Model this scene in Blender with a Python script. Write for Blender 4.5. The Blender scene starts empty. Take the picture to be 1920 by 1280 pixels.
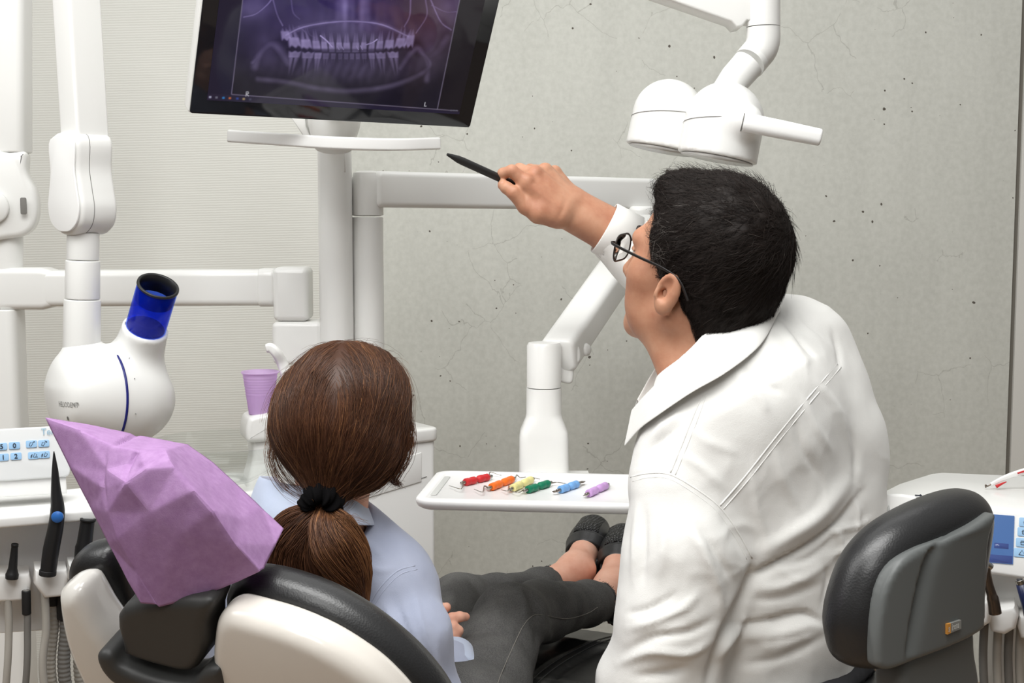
import bpy, bmesh, math, random
import numpy as np
from mathutils import Vector, Matrix

random.seed(7)
RNG = np.random.default_rng(7)
SC = bpy.context.scene
COL = SC.collection
FPX = 2500.0
CAMZ = 1.35
PITCH = math.atan(240.0 / FPX)
CP, SP = math.cos(PITCH), math.sin(PITCH)


def A(*v):
    return np.array(v, dtype=float)


def unit(v):
    v = np.asarray(v, float)
    return v / (np.linalg.norm(v) + 1e-12)


def ray(px, py):
    u = (px - 960.0) / FPX
    v = (640.0 - py) / FPX
    return A(u, CP + v * SP, -SP + v * CP)


def W(px, py, Y):
    """point of the room at distance Y (metres into the room) on the sight line of a photo pixel"""
    d = ray(px, py)
    return A(0, 0, CAMZ) + d * (Y / d[1])


def WZ(px, py, z):
    d = ray(px, py)
    return A(0, 0, CAMZ) + d * ((z - CAMZ) / d[2])


def proj(V):
    V = np.asarray(V, float) - A(0, 0, CAMZ)
    f = V[:, 1] * CP - V[:, 2] * SP
    up = V[:, 1] * SP + V[:, 2] * CP
    return np.stack([960 + FPX * V[:, 0] / f, 640 - FPX * up / f], 1)


def R(px, Y):
    return px * Y / FPX


# ------------------------------------------------------------------ objects
ORG = {}


def tag(o, label=None, cat=None, group=None, kind=None):
    if label:
        o['label'] = label
    if cat:
        o['category'] = cat
    if group:
        o['group'] = group
    if kind:
        o['kind'] = kind
    return o


def thing(name, label, cat, loc=(0, 0, 0), group=None):
    o = bpy.data.objects.new(name, None)
    COL.objects.link(o)
    o.location = [float(c) for c in loc]
    o.empty_display_size = 0.05
    ORG[o.name] = A(*loc)
    return tag(o, label, cat, group)


def fix_normals(V, F):
    bm = bmesh.new()
    vs = [bm.verts.new(tuple(v)) for v in V]
    for f in F:
        bm.faces.new([vs[int(i)] for i in f])
    bmesh.ops.recalc_face_normals(bm, faces=bm.faces)
    bm.verts.index_update()
    out = [tuple(v.index for v in f.verts) for f in bm.faces]
    bm.free()
    return out


def put(name, VF, mat, parent=None, smooth=True, angle=None, label=None, base=None, recalc=False):
    V, F = VF
    V = np.asarray(V, float)
    if parent is not None:
        org = ORG[parent.name]
        off = org
        loc = (0, 0, 0)
    else:
        org = A(*base) if base is not None else A((V[:, 0].min() + V[:, 0].max()) / 2, (V[:, 1].min() + V[:, 1].max()) / 2, V[:, 2].min())
        loc = org
    if recalc:
        F = fix_normals(V, F)
    me = bpy.data.meshes.new(name)
    L = V - org
    if isinstance(F, np.ndarray):
        k = F.shape[1]
        me.vertices.add(len(L))
        me.vertices.foreach_set('co', L.astype(np.float32).ravel())
        me.loops.add(F.size)
        me.loops.foreach_set('vertex_index', F.astype(np.int32).ravel())
        me.polygons.add(len(F))
        me.polygons.foreach_set('loop_start', np.arange(0, F.size, k, dtype=np.int32))
        me.polygons.foreach_set('loop_total', np.full(len(F), k, dtype=np.int32))
        me.update(calc_edges=True)
        me.validate()
    else:
        me.from_pydata([tuple(v) for v in L], [], [tuple(int(i) for i in f) for f in F])
        me.update()
    if smooth:
        me.polygons.foreach_set('use_smooth', [True] * len(me.polygons))
        if angle is not None:
            me.set_sharp_from_angle(angle=math.radians(angle))
    if mat is not None:
        me.materials.append(mat)
    o = bpy.data.objects.new(name, me)
    COL.objects.link(o)
    o.location = [float(c) for c in loc]
    if parent is not None:
        o.parent = parent
    ORG[o.name] = org
    if label:
        o['label'] = label
    return o


def bev(o, w=0.004, seg=3, ang=35):
    m = o.modifiers.new('bevel', 'BEVEL')
    m.width = w
    m.segments = seg
    m.limit_method = 'ANGLE'
    m.angle_limit = math.radians(ang)
    m.harden_normals = False
    return o


def subs(o, lv=2):
    m = o.modifiers.new('subsurf', 'SUBSURF')
    m.levels = lv
    m.render_levels = lv
    return o


def join(*vfs):
    V = []
    F = []
    n = 0
    for v, f in vfs:
        V.append(np.asarray(v, float))
        F += [tuple(int(i) + n for i in q) for q in f]
        n += len(v)
    return np.concatenate(V), F


# ------------------------------------------------------------------ mesh shapes
def frame_z(d, hint=(0, 0, 1)):
    """columns x,y,z with z along d"""
    z = unit(d)
    h = A(*hint)
    if abs(np.dot(z, unit(h))) > 0.98:
        h = A(0, 1, 0)
    x = unit(np.cross(h, z))
    y = np.cross(z, x)
    return np.stack([x, y, z], 1)


def rot(yaw=0, pitch=0, roll=0):
    """degrees; yaw about z, then pitch about x, roll about y (object frame)"""
    m = Matrix.Rotation(math.radians(yaw), 3, 'Z') @ Matrix.Rotation(math.radians(pitch), 3, 'X') @ Matrix.Rotation(math.radians(roll), 3, 'Y')
    return np.array(m)


def box(c, half, M=None):
    c = A(*c)
    M = np.eye(3) if M is None else M
    V = []
    for z in (-1, 1):
        for x, y in ((-1, -1), (1, -1), (1, 1), (-1, 1)):
            V.append(c + M @ (A(x, y, z) * A(*half)))
    F = [(3, 2, 1, 0), (4, 5, 6, 7), (0, 1, 5, 4), (1, 2, 6, 5), (2, 3, 7, 6), (3, 0, 4, 7)]
    return np.array(V), F


def rrect(w, h, r, n=6):
    P = []
    r = min(r, w * .499, h * .499)
    for cx, cy, a0 in ((w / 2 - r, h / 2 - r, 0), (-w / 2 + r, h / 2 - r, 90), (-w / 2 + r, -h / 2 + r, 180), (w / 2 - r, -h / 2 + r, 270)):
        for i in range(n + 1):
            a = math.radians(a0 + 90 * i / n)
            P.append((cx + r * math.cos(a), cy + r * math.sin(a)))
    return np.array(P)


def circle(r, n=32, ry=None):
    a = np.arange(n) * 2 * math.pi / n
    return np.stack([r * np.cos(a), (ry or r) * np.sin(a)], 1)


def rings_mesh(rings, cap0=True, cap1=True, closed=False):
    n = len(rings[0])
    V = np.concatenate(rings)
    F = []
    m = len(rings)
    for i in range(m if closed else m - 1):
        a = i * n
        b = ((i + 1) % m) * n
        for j in range(n):
            k = (j + 1) % n
            F.append((a + j, a + k, b + k, b + j))
    if not closed:
        if cap0:
            F.append(tuple(range(n - 1, -1, -1)))
        if cap1:
            F.append(tuple(range((m - 1) * n, m * n)))
    return V, F


def sweep(path, sec, hint=(0, 0, 1), scale=None, rnd=0.0, caps=(True, True)):
    """section swept along a path; rnd rounds both ends"""
    P = [A(*p) for p in path]
    sec = np.asarray(sec, float)
    n = len(P)
    T = []
    for i in range(n):
        a = P[max(i - 1, 0)]
        b = P[min(i + 1, n - 1)]
        if 0 < i < n - 1:
            T.append(unit(unit(P[i] - P[i - 1]) + unit(P[i + 1] - P[i])))
        else:
            T.append(unit(b - a))
    M = frame_z(T[0], hint)
    rings = []
    X = M[:, 0]
    for i in range(n):
        t = T[i]
        X = unit(X - t * np.dot(X, t))
        Y = np.cross(t, X)
        s = 1.0 if scale is None else scale[i]
        if np.isscalar(s):
            s = (s, s)
        k = 1.0
        if 0 < i < n - 1:
            c = np.dot(unit(P[i] - P[i - 1]), t)
            k = 1.0 / max(c, .5)
        ring = P[i] + np.outer(sec[:, 0] * s[0], X) + np.outer(sec[:, 1] * s[1], Y)
        if k > 1.001:
            bdir = unit(P[i + 1] - P[i]) - unit(P[i] - P[i - 1])
            if np.linalg.norm(bdir) > 1e-6:
                bdir = unit(bdir)
                d = (ring - P[i]) @ bdir
                ring = ring + np.outer(d * (k - 1), bdir)
        rings.append((ring, t, P[i]))
    out = [r[0] for r in rings]
    if rnd > 0:
        w = np.abs(sec).max()

        def endcap(r, dirn):
            ring, t, c = r
            res = []
            for a in (70, 45, 20):
                a = math.radians(a)
                k = 1 - rnd / w * (1 - math.cos(a))
                res.append(c + (ring - c) * max(k, .02) + t * dirn * rnd * math.sin(a) - t * dirn * rnd)
            return res
        e0 = endcap(rings[0], -1)
        e1 = endcap(rings[-1], 1)
        out[0] = rings[0][0] + rings[0][1] * rnd
        out[-1] = rings[-1][0] - rings[-1][1] * rnd
        out = e0 + out + e1[::-1]
    return rings_mesh(out, *caps)


def tube(path, r, n=16, scale=None, rnd=0.0, caps=(True, True)):
    return sweep(path, circle(r, n), scale=scale, rnd=rnd, caps=caps)


def catmull(P, n=8):
    P = [A(*p) for p in P]
    Q = [P[0] * 2 - P[1]] + P + [P[-1] * 2 - P[-2]]
    out = []
    for i in range(1, len(Q) - 2):
        for k in range(n):
            t = k / n
            a, b, c, d = Q[i - 1], Q[i], Q[i + 1], Q[i + 2]
            out.append(.5 * (2 * b + (c - a) * t + (2 * a - 5 * b + 4 * c - d) * t * t + (3 * b - a - 3 * c + d) * t ** 3))
    out.append(P[-1])
    return out


def lathe(prof, origin, axis=(0, 0, 1), n=40, hint=(0, 1, 0), closed=False):
    """prof: (radius, height) along axis from origin"""
    M = frame_z(axis, hint)
    o = A(*origin)
    rings = []
    for r, h in prof:
        s = circle(max(r, 1e-4), n)
        rings.append(o + np.outer(s[:, 0], M[:, 0]) + np.outer(s[:, 1], M[:, 1]) + M[:, 2] * h)
    return rings_mesh(rings, not closed, not closed, closed)


def prism(pts2, depth, origin, U, Vv, r=0.0, seg=3):
    """outline (u,v) extruded along U x V by depth (centred), edges rounded by r"""
    P = np.asarray(pts2, float)
    U = unit(U)
    Vv = unit(Vv)
    N = np.cross(U, Vv)
    o = A(*origin)
    area = .5 * np.sum(P[:, 0] * np.roll(P[:, 1], -1) - np.roll(P[:, 0], -1) * P[:, 1])
    if area < 0:
        P = P[::-1]
    e = np.roll(P, -1, 0) - P
    nrm = np.stack([e[:, 1], -e[:, 0]], 1)
    nrm /= np.linalg.norm(nrm, axis=1)[:, None] + 1e-12
    vn = nrm + np.roll(nrm, 1, 0)
    vn /= np.linalg.norm(vn, axis=1)[:, None] + 1e-12
    lv = []
    if r > 0:
        for i in range(seg + 1):
            a = math.pi / 2 * i / seg
            lv.append((-depth / 2 + r * (1 - math.sin(a)), r * (1 - math.cos(a))))
        lv2 = [(-d, i) for d, i in lv][::-1]
        # first list goes from inside bottom to outside
        lv = [(-depth / 2 + r * (1 - math.cos(a)), r * (1 - math.sin(a))) for a in np.linspace(0, math.pi / 2, seg + 1)]
        lv2 = [(-d, i) for d, i in lv][::-1]
        lv = lv + lv2
    else:
        lv = [(-depth / 2, 0), (depth / 2, 0)]
    rings = []
    for h, ins in lv:
        Q = P - vn * ins
        rings.append(o + np.outer(Q[:, 0], U) + np.outer(Q[:, 1], Vv) + N * h)
    return rings_mesh(rings)


def smooth_outline(P, n=8):
    """closed catmull-rom through 2-D points"""
    P = np.asarray(P, float)
    m = len(P)
    out = []
    for i in range(m):
        a, b, c, d = P[i - 1], P[i], P[(i + 1) % m], P[(i + 2) % m]
        for k in range(n):
            t = k / n
            out.append(.5 * (2 * b + (c - a) * t + (2 * a - 5 * b + 4 * c - d) * t * t + (3 * b - a - 3 * c + d) * t ** 3))
    return np.array(out)


# ------------------------------------------------------------------ implicit surfaces
def d_cone(P, a, b, ra, rb):
    a = A(*a)
    b = A(*b)
    ab = b - a
    t = np.clip((P - a) @ ab / (ab @ ab + 1e-12), 0, 1)
    return np.linalg.norm(P - a - t[:, None] * ab, axis=1) - (ra + (rb - ra) * t)


def d_ell(P, c, r, M=None):
    q = P - A(*c)
    if M is not None:
        q = q @ M
    r = A(*r)
    k0 = np.linalg.norm(q / r, axis=1)
    k1 = np.linalg.norm(q / (r * r), axis=1) + 1e-9
    return k0 * (k0 - 1) / k1


def d_box(P, c, half, rad, M=None):
    q = P - A(*c)
    if M is not None:
        q = q @ M
    q = np.abs(q) - (A(*half) - rad)
    return np.linalg.norm(np.maximum(q, 0), axis=1) + np.minimum(q.max(1), 0) - rad


def d_cyl(P, a, b, r, rad=0.0):
    a = A(*a)
    b = A(*b)
    ax = b - a
    L = np.linalg.norm(ax)
    ax = ax / L
    q = P - (a + b) / 2
    h = q @ ax
    rr = np.linalg.norm(q - h[:, None] * ax, axis=1)
    d1 = rr - (r - rad)
    d2 = np.abs(h) - (L / 2 - rad)
    return np.minimum(np.maximum(d1, d2), 0) + np.sqrt(np.maximum(d1, 0) ** 2 + np.maximum(d2, 0) ** 2) - rad


def smin(a, b, k):
    h = np.clip(.5 + .5 * (b - a) / k, 0, 1)
    return b + (a - b) * h - k * h * (1 - h)


def smax(a, b, k):
    return -smin(-a, -b, k)


def d_chain(P, pts, rs, k=0.0):
    d = None
    for i in range(len(pts) - 1):
        e = d_cone(P, pts[i], pts[i + 1], rs[i], rs[i + 1])
        d = e if d is None else (smin(d, e, k) if k > 0 else np.minimum(d, e))
    return d


def d_plane(P, c, n):
    return (P - A(*c)) @ unit(n)


def d_poly(P2, poly):
    """signed distance to a closed 2-D polygon"""
    poly = np.asarray(poly, float)
    n = len(poly)
    d = np.full(len(P2), 1e9)
    s = np.ones(len(P2))
    for i in range(n):
        a = poly[i]
        b = poly[i - 1]
        e = b - a
        w = P2 - a
        t = np.clip(w @ e / (e @ e + 1e-12), 0, 1)
        q = w - t[:, None] * e
        d = np.minimum(d, (q * q).sum(1))
        c1 = P2[:, 1] >= a[1]
        c2 = P2[:, 1] < b[1]
        c3 = e[0] * w[:, 1] > e[1] * w[:, 0]
        fl = (c1 & c2 & c3) | (~c1 & ~c2 & ~c3)
        s = np.where(fl, -s, s)
    return s * np.sqrt(d)


def d_prism(P, poly, c, U, Vv, depth, rad):
    U = unit(U)
    Vv = unit(Vv)
    N = np.cross(U, Vv)
    q = P - A(*c)
    d1 = d_poly(np.stack([q @ U, q @ Vv], 1), poly) + rad
    d2 = np.abs(q @ N) - depth / 2 + rad
    return np.minimum(np.maximum(d1, d2), 0) + np.sqrt(np.maximum(d1, 0) ** 2 + np.maximum(d2, 0) ** 2) - rad


def grad(f, V, e=1e-3):
    g = np.zeros_like(V)
    for i in range(3):
        o = np.zeros(3)
        o[i] = e
        g[:, i] = (f(V + o) - f(V - o)) / (2 * e)
    return g


def snet(f, lo, hi, h, relax=2):
    """naive surface nets over an implicit function"""
    lo = A(*lo)
    hi = A(*hi)
    n = np.ceil((hi - lo) / h).astype(int) + 1
    ax = [lo[i] + h * np.arange(n[i]) for i in range(3)]
    vals = np.empty(n)
    B = 8
    nb = np.maximum(1, -(-n // B))
    bi = np.stack(np.meshgrid(*[np.arange(k) for k in nb], indexing='ij'), -1).reshape(-1, 3)
    bc = f(lo + (bi * B + (B - 1) / 2) * h)
    live = np.abs(bc) < B * h * .5 * 1.75 * 1.7 + .008
    big = np.repeat(np.repeat(np.repeat(bc.reshape(nb), B, 0), B, 1), B, 2)[:n[0], :n[1], :n[2]]
    vals[...] = big
    loc_ = np.stack(np.meshgrid(np.arange(B), np.arange(B), np.arange(B), indexing='ij'), -1).reshape(-1, 3)
    bl = bi[live]
    for i in range(0, len(bl), 600):
        ijk = (bl[i:i + 600, None, :] * B + loc_[None]).reshape(-1, 3)
        ijk = ijk[(ijk < n).all(1)]
        vals[ijk[:, 0], ijk[:, 1], ijk[:, 2]] = f(lo + ijk * h)
    for a in (0, -1):
        vals[a] = np.maximum(vals[a], 1e-4)
        vals[:, a] = np.maximum(vals[:, a], 1e-4)
        vals[:, :, a] = np.maximum(vals[:, :, a], 1e-4)
    neg = vals < 0
    cs = np.zeros(n - 1, int)
    for dx in (0, 1):
        for dy in (0, 1):
            for dz in (0, 1):
                cs += neg[dx:n[0] - 1 + dx, dy:n[1] - 1 + dy, dz:n[2] - 1 + dz]
    act = (cs > 0) & (cs < 8)
    I = np.argwhere(act)
    idx = np.full(act.shape, -1, int)
    idx[act] = np.arange(len(I))
    acc = np.zeros((len(I), 3))
    cnt = np.zeros(len(I))
    cor = [(x, y, z) for x in (0, 1) for y in (0, 1) for z in (0, 1)]
    for p in cor:
        for a in range(3):
            if p[a] == 0:
                q = list(p)
                q[a] = 1
                v0 = vals[I[:, 0] + p[0], I[:, 1] + p[1], I[:, 2] + p[2]]
                v1 = vals[I[:, 0] + q[0], I[:, 1] + q[1], I[:, 2] + q[2]]
                m = (v0 < 0) != (v1 < 0)
                t = np.where(m, v0 / np.where(m, v0 - v1, 1), 0)
                pt = np.tile(A(*p), (len(I), 1))
                pt[:, a] = t
                acc[m] += pt[m]
                cnt[m] += 1
    V = lo + h * (I + acc / cnt[:, None])
    F = []
    for a in range(3):
        b, c = (a + 1) % 3, (a + 2) % 3
        s0 = [slice(None)] * 3
        s1 = [slice(None)] * 3
        s0[a] = slice(0, n[a] - 1)
        s1[a] = slice(1, n[a])
        ch = neg[tuple(s0)] != neg[tuple(s1)]
        E = np.argwhere(ch)
        ok = (E[:, b] > 0) & (E[:, c] > 0) & (E[:, b] < n[b] - 1) & (E[:, c] < n[c] - 1)
        E = E[ok]
        inside = neg[E[:, 0], E[:, 1], E[:, 2]]
        q = []
        for ob, oc in ((-1, -1), (0, -1), (0, 0), (-1, 0)):
            e = E.copy()
            e[:, b] += ob
            e[:, c] += oc
            q.append(idx[e[:, 0], e[:, 1], e[:, 2]])
        q = np.stack(q, 1)
        q[~inside] = q[~inside][:, ::-1]
        F.append(q)
    F = np.concatenate(F)
    for _ in range(relax):
        g = grad(f, V, h * .5)
        l2 = (g * g).sum(1) + 1e-6
        st = (f(V) / l2)[:, None] * g
        m = np.linalg.norm(st, axis=1)
        st *= np.minimum(1, .6 * h / (m + 1e-9))[:, None]
        V = V - st * .9
    return V, F


def vnorm(V, F):
    n = np.zeros_like(V)
    a = V[F[:, 0]]
    b = V[F[:, 1]]
    c = V[F[:, 2]]
    d = V[F[:, 3]] if F.shape[1] > 3 else c
    fn = np.cross(c - a, d - b) if F.shape[1] > 3 else np.cross(b - a, c - a)
    for i in range(F.shape[1]):
        np.add.at(n, F[:, i], fn)
    return n / (np.linalg.norm(n, axis=1)[:, None] + 1e-12)


def smooth_mesh(V, F, it=2, lam=.5):
    for _ in range(it):
        s = np.zeros_like(V)
        c = np.zeros(len(V))
        for i in range(F.shape[1]):
            j = F[:, i]
            k = F[:, (i + 1) % F.shape[1]]
            np.add.at(s, j, V[k])
            np.add.at(s, k, V[j])
            np.add.at(c, j, 1)
            np.add.at(c, k, 1)
        V = V + lam * (s / np.maximum(c, 1)[:, None] - V)
    return V


def polyline_dist(Q, pts):
    pts = np.asarray(pts, float)
    best = np.full(len(Q), 1e9)
    tt = np.zeros(len(Q))
    side = np.zeros(len(Q))
    n = len(pts) - 1
    for i in range(n):
        a = pts[i]
        e = pts[i + 1] - a
        w = Q - a
        t = np.clip(w @ e / (e @ e + 1e-9), 0, 1)
        d = np.linalg.norm(w - t[:, None] * e, axis=1)
        m = d < best
        best[m] = d[m]
        tt[m] = (i + t[m]) / n
        side[m] = np.sign(e[0] * w[m, 1] - e[1] * w[m, 0])
    return best, tt, side


def folds(V, F, fl, facing=True):
    """cloth folds: ridges and valleys pressed into a surface along lines; (points, width, height m[, skew])"""
    Nn = vnorm(V, F)
    Q = proj(V)
    d = A(0, 0, CAMZ) - V
    d /= np.linalg.norm(d, axis=1)[:, None]
    w = np.clip((Nn * d).sum(1) * 3 + .3, 0, 1) if facing else np.ones(len(V))
    disp = np.zeros(len(V))
    for it in fl:
        pts, wid, amp = it[:3]
        b, t, sd = polyline_dist(Q, catmull2(pts))
        prof = np.exp(-(b / wid) ** 2)
        if len(it) > 3:
            prof = np.where(sd * it[3] > 0, np.exp(-(b / (wid * .35)) ** 2), np.exp(-(b / (wid * 1.6)) ** 2))
        disp += amp * prof * np.sin(np.clip(t, .02, .98) * math.pi) ** .6
    return V + Nn * (disp * w)[:, None]


def catmull2(P, n=6):
    P = [A(*p) for p in P]
    if len(P) < 3:
        return np.array(P)
    return np.array(catmull(P, n))


def vnoise(P, scale, seed=0):
    """smooth value noise in [-1,1]"""
    r = np.random.default_rng(seed)
    T = r.uniform(-1, 1, (32, 32, 32))
    Q = P / scale
    i = np.floor(Q).astype(int)
    f = Q - i
    f = f * f * (3 - 2 * f)
    out = 0
    for dx in (0, 1):
        for dy in (0, 1):
            for dz in (0, 1):
                w = (f[:, 0] if dx else 1 - f[:, 0]) * (f[:, 1] if dy else 1 - f[:, 1]) * (f[:, 2] if dz else 1 - f[:, 2])
                out = out + w * T[(i[:, 0] + dx) % 32, (i[:, 1] + dy) % 32, (i[:, 2] + dz) % 32]
    return out


def caster(V, F):
    from mathutils.bvhtree import BVHTree
    t = BVHTree.FromPolygons([tuple(v) for v in V], [tuple(int(i) for i in f) for f in F])
    c = Vector((0, 0, CAMZ))

    def hit(px, py):
        r = t.ray_cast(c, Vector(ray(px, py)).normalized())
        return (None, None) if r[0] is None else (A(*r[0]), A(*r[1]))
    return hit


def surf_line(hit, pts, off=.0006, n=8, sm=2):
    out = []
    for x, y in catmull2(pts, n):
        p, nn = hit(x, y)
        if p is not None:
            if np.dot(nn, ray(x, y)) > 0:
                nn = -nn
            if not out or np.linalg.norm(p - out[-1]) < .06:
                out.append(p + nn * off)
    out = np.array(out)
    for _ in range(sm):
        if len(out) > 2:
            out[1:-1] = (out[:-2] + out[1:-1] * 2 + out[2:]) / 4
    return out


def crumple(V, F, amp, stretch, scale, seed):
    """soft ridges running through cloth"""
    Nn = vnorm(V, F)
    n = vnoise(V * stretch + vnoise(V, scale * 1.7, seed + 100)[:, None] * scale * .5, scale, seed)
    m = np.clip(vnoise(V, scale * 2.6, seed + 200) + .35, 0, 1)
    r = np.clip(1 - np.abs(n) * 3.0, 0, 1) ** 1.5
    return V + Nn * (amp * r * m)[:, None]


def bounds(pts, pad):
    P = np.array([A(*p) for p in pts])
    return P.min(0) - pad, P.max(0) + pad
# ------------------------------------------------------------------ materials
def srgb(r, g, b):
    f = lambda c: c / 12.92 if c <= .04045 else ((c + .055) / 1.055) ** 2.4
    return (f(r / 255), f(g / 255), f(b / 255), 1)


def mat(name, col, rough=.5, metal=0, spec=.5, coat=0, trans=0, ior=1.45, emit=None, estr=0, sss=0, alpha=1, sheen=0):
    m = bpy.data.materials.new(name)
    m.use_nodes = True
    b = m.node_tree.nodes['Principled BSDF']
    c = col if len(col) == 4 else (*col, 1)
    b.inputs['Base Color'].default_value = c
    b.inputs['Roughness'].default_value = rough
    b.inputs['Metallic'].default_value = metal
    b.inputs['Specular IOR Level'].default_value = spec
    b.inputs['Coat Weight'].default_value = coat
    b.inputs['Coat Roughness'].default_value = .08
    b.inputs['Transmission Weight'].default_value = trans
    b.inputs['IOR'].default_value = ior
    b.inputs['Alpha'].default_value = alpha
    b.inputs['Sheen Weight'].default_value = sheen
    if sss:
        b.inputs['Subsurface Weight'].default_value = sss
        b.inputs['Subsurface Radius'].default_value = (.012, .005, .003)
        b.inputs['Subsurface Scale'].default_value = 1
    if emit:
        b.inputs['Emission Color'].default_value = emit
        b.inputs['Emission Strength'].default_value = estr
    m['b'] = 1
    return m


class NT:
    def __init__(s, m):
        s.t = m.node_tree
        s.b = s.t.nodes['Principled BSDF']

    def n(s, ty, **kw):
        o = s.t.nodes.new(ty)
        for k, v in kw.items():
            if k.startswith('_'):
                setattr(o, k[1:], v)
            else:
                kk = k.replace('__', ' ')
                o.inputs[kk].default_value = v
        return o

    def l(s, a, b):
        s.t.links.new(a, b)

    def coord(s, scale=(1, 1, 1), rotv=(0, 0, 0)):
        tc = s.n('ShaderNodeTexCoord')
        mp = s.n('ShaderNodeMapping')
        mp.inputs['Scale'].default_value = scale
        mp.inputs['Rotation'].default_value = rotv
        s.l(tc.outputs['Object'], mp.inputs['Vector'])
        return mp.outputs['Vector']

    def noise(s, vec, scale, detail=4, rough=.55):
        o = s.n('ShaderNodeTexNoise')
        o.inputs['Scale'].default_value = scale
        o.inputs['Detail'].default_value = detail
        o.inputs['Roughness'].default_value = rough
        s.l(vec, o.inputs['Vector'])
        return o.outputs['Fac']

    def ramp(s, fac, stops):
        o = s.n('ShaderNodeValToRGB')
        e = o.color_ramp.elements
        while len(e) < len(stops):
            e.new(.5)
        for i, (p, c) in enumerate(stops):
            e[i].position = p
            e[i].color = c if not np.isscalar(c) else (c, c, c, 1)
        s.l(fac, o.inputs['Fac'])
        return o.outputs['Color']

    def mix(s, fac, a, b, mode='MIX'):
        o = s.n('ShaderNodeMix')
        o.data_type = 'RGBA'
        o.blend_type = mode
        for sock, v in ((o.inputs[0], fac), (o.inputs[6], a), (o.inputs[7], b)):
            if hasattr(v, 'links') or hasattr(v, 'is_linked'):
                s.l(v, sock)
            else:
                sock.default_value = v
        return o.outputs[2]

    def math(s, op, a, b=None):
        o = s.n('ShaderNodeMath')
        o.operation = op
        for i, v in enumerate((a, b)):
            if v is None:
                continue
            if hasattr(v, 'is_linked'):
                s.l(v, o.inputs[i])
            else:
                o.inputs[i].default_value = v
        return o.outputs[0]

    def bump(s, h, strength=.3, dist=.01):
        o = s.n('ShaderNodeBump')
        o.inputs['Strength'].default_value = strength
        o.inputs['Distance'].default_value = dist
        s.l(h, o.inputs['Height'])
        s.l(o.outputs['Normal'], s.b.inputs['Normal'])


def thin_glass():
    m = mat('clear_glass', (1, 1, 1), .02)
    t = NT(m)
    tr = t.n('ShaderNodeBsdfTransparent')
    tr.inputs['Color'].default_value = (.95, .96, .955, 1)
    gl = t.n('ShaderNodeBsdfGlossy')
    gl.inputs['Roughness'].default_value = .03
    lw = t.n('ShaderNodeLayerWeight')
    lw.inputs['Blend'].default_value = .5
    mx = t.n('ShaderNodeMixShader')
    t.l(t.math('MULTIPLY', t.math('POWER', lw.outputs['Facing'], 2.5), .8), mx.inputs[0])
    t.l(tr.outputs[0], mx.inputs[1])
    t.l(gl.outputs[0], mx.inputs[2])
    t.l(mx.outputs[0], t.t.nodes['Material Output'].inputs['Surface'])
    return m


def blue_acrylic():
    m = mat('blue_acrylic', srgb(10, 50, 225), .08)
    t = NT(m)
    tr = t.n('ShaderNodeBsdfTransparent')
    tr.inputs['Color'].default_value = (.30, .46, .97, 1)
    mx = t.n('ShaderNodeMixShader')
    mx.inputs[0].default_value = .74
    t.l(t.b.outputs[0], mx.inputs[1])
    t.l(tr.outputs[0], mx.inputs[2])
    t.l(mx.outputs[0], t.t.nodes['Material Output'].inputs['Surface'])
    return m


M = {}
M['white'] = mat('white_plastic', srgb(236, 236, 233), .28, coat=.25)
M['white_soft'] = mat('white_lacquer', srgb(240, 240, 238), .42)
M['white_gloss'] = mat('white_gloss_shell', srgb(236, 233, 226), .16, coat=.5)
M['cream'] = mat('cream_shell', srgb(234, 228, 219), .2, coat=.4)
M['tray'] = mat('tray_white', srgb(243, 243, 242), .3)
M['seam'] = mat('seam_grey', srgb(120, 118, 114), .6)
M['slot'] = mat('slot_grey', srgb(196, 197, 194), .5)
M['panel'] = mat('panel_foil', srgb(228, 230, 230), .35)
M['key'] = mat('key_blue', srgb(160, 200, 236), .4)
M['ink'] = mat('print_ink', srgb(40, 45, 58), .5)
M['ink_grey'] = mat('print_grey', srgb(135, 135, 132), .5)
M['ink_blue'] = mat('print_pale_blue', srgb(150, 186, 208), .5)
M['ink_white'] = mat('print_white', srgb(205, 205, 200), .5)
M['ink_orange'] = mat('print_orange', srgb(214, 150, 70), .5)
M['plate_grey'] = mat('badge_grey', srgb(140, 140, 136), .35)
M['black'] = mat('black_plastic', srgb(30, 30, 31), .4)
M['black_matte'] = mat('black_rubber', srgb(26, 26, 27), .6)
M['charcoal'] = mat('charcoal_plastic', srgb(62, 62, 61), .45)
M['stool_grey'] = mat('stool_grey_plastic', srgb(98, 101, 100), .42)
M['steel'] = mat('steel', srgb(165, 160, 152), .25, metal=1)
M['steel_dark'] = mat('steel_dark', srgb(120, 108, 98), .3, metal=1)
M['navy'] = mat('navy_metal', srgb(30, 38, 74), .3)
M['ring_blue'] = mat('ring_navy', srgb(22, 26, 110), .35)
M['button_blue'] = mat('button_blue', srgb(44, 102, 176), .35)
M['hose'] = mat('hose_grey', srgb(172, 168, 160), .45)
M['hose_dark'] = mat('hose_dark_grey', srgb(118, 116, 112), .45)
M['glass'] = thin_glass()
M['lens'] = mat('eyeglass_lens', (1, 1, 1), .0, trans=1, ior=1.05)
M['tube_blue'] = blue_acrylic()
M['red'] = mat('red_silicone', srgb(196, 44, 48), .45)
M['orange'] = mat('orange_silicone', srgb(236, 112, 34), .45)
M['yellow'] = mat('yellow_silicone', srgb(228, 218, 150), .45)
M['green'] = mat('green_silicone', srgb(10, 116, 84), .45)
M['blue'] = mat('blue_silicone', srgb(116, 168, 222), .45)
M['violet'] = mat('violet_silicone', srgb(200, 158, 214), .45)
M['pen'] = mat('pen_black', srgb(36, 36, 36), .45)
M['specs'] = mat('black_acetate', srgb(34, 32, 32), .35)
M['bezel'] = mat('monitor_bezel', srgb(26, 27, 32), .06, spec=.55)
M['gum'] = mat('shoe_sole_edge', srgb(96, 66, 48), .5)
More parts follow.
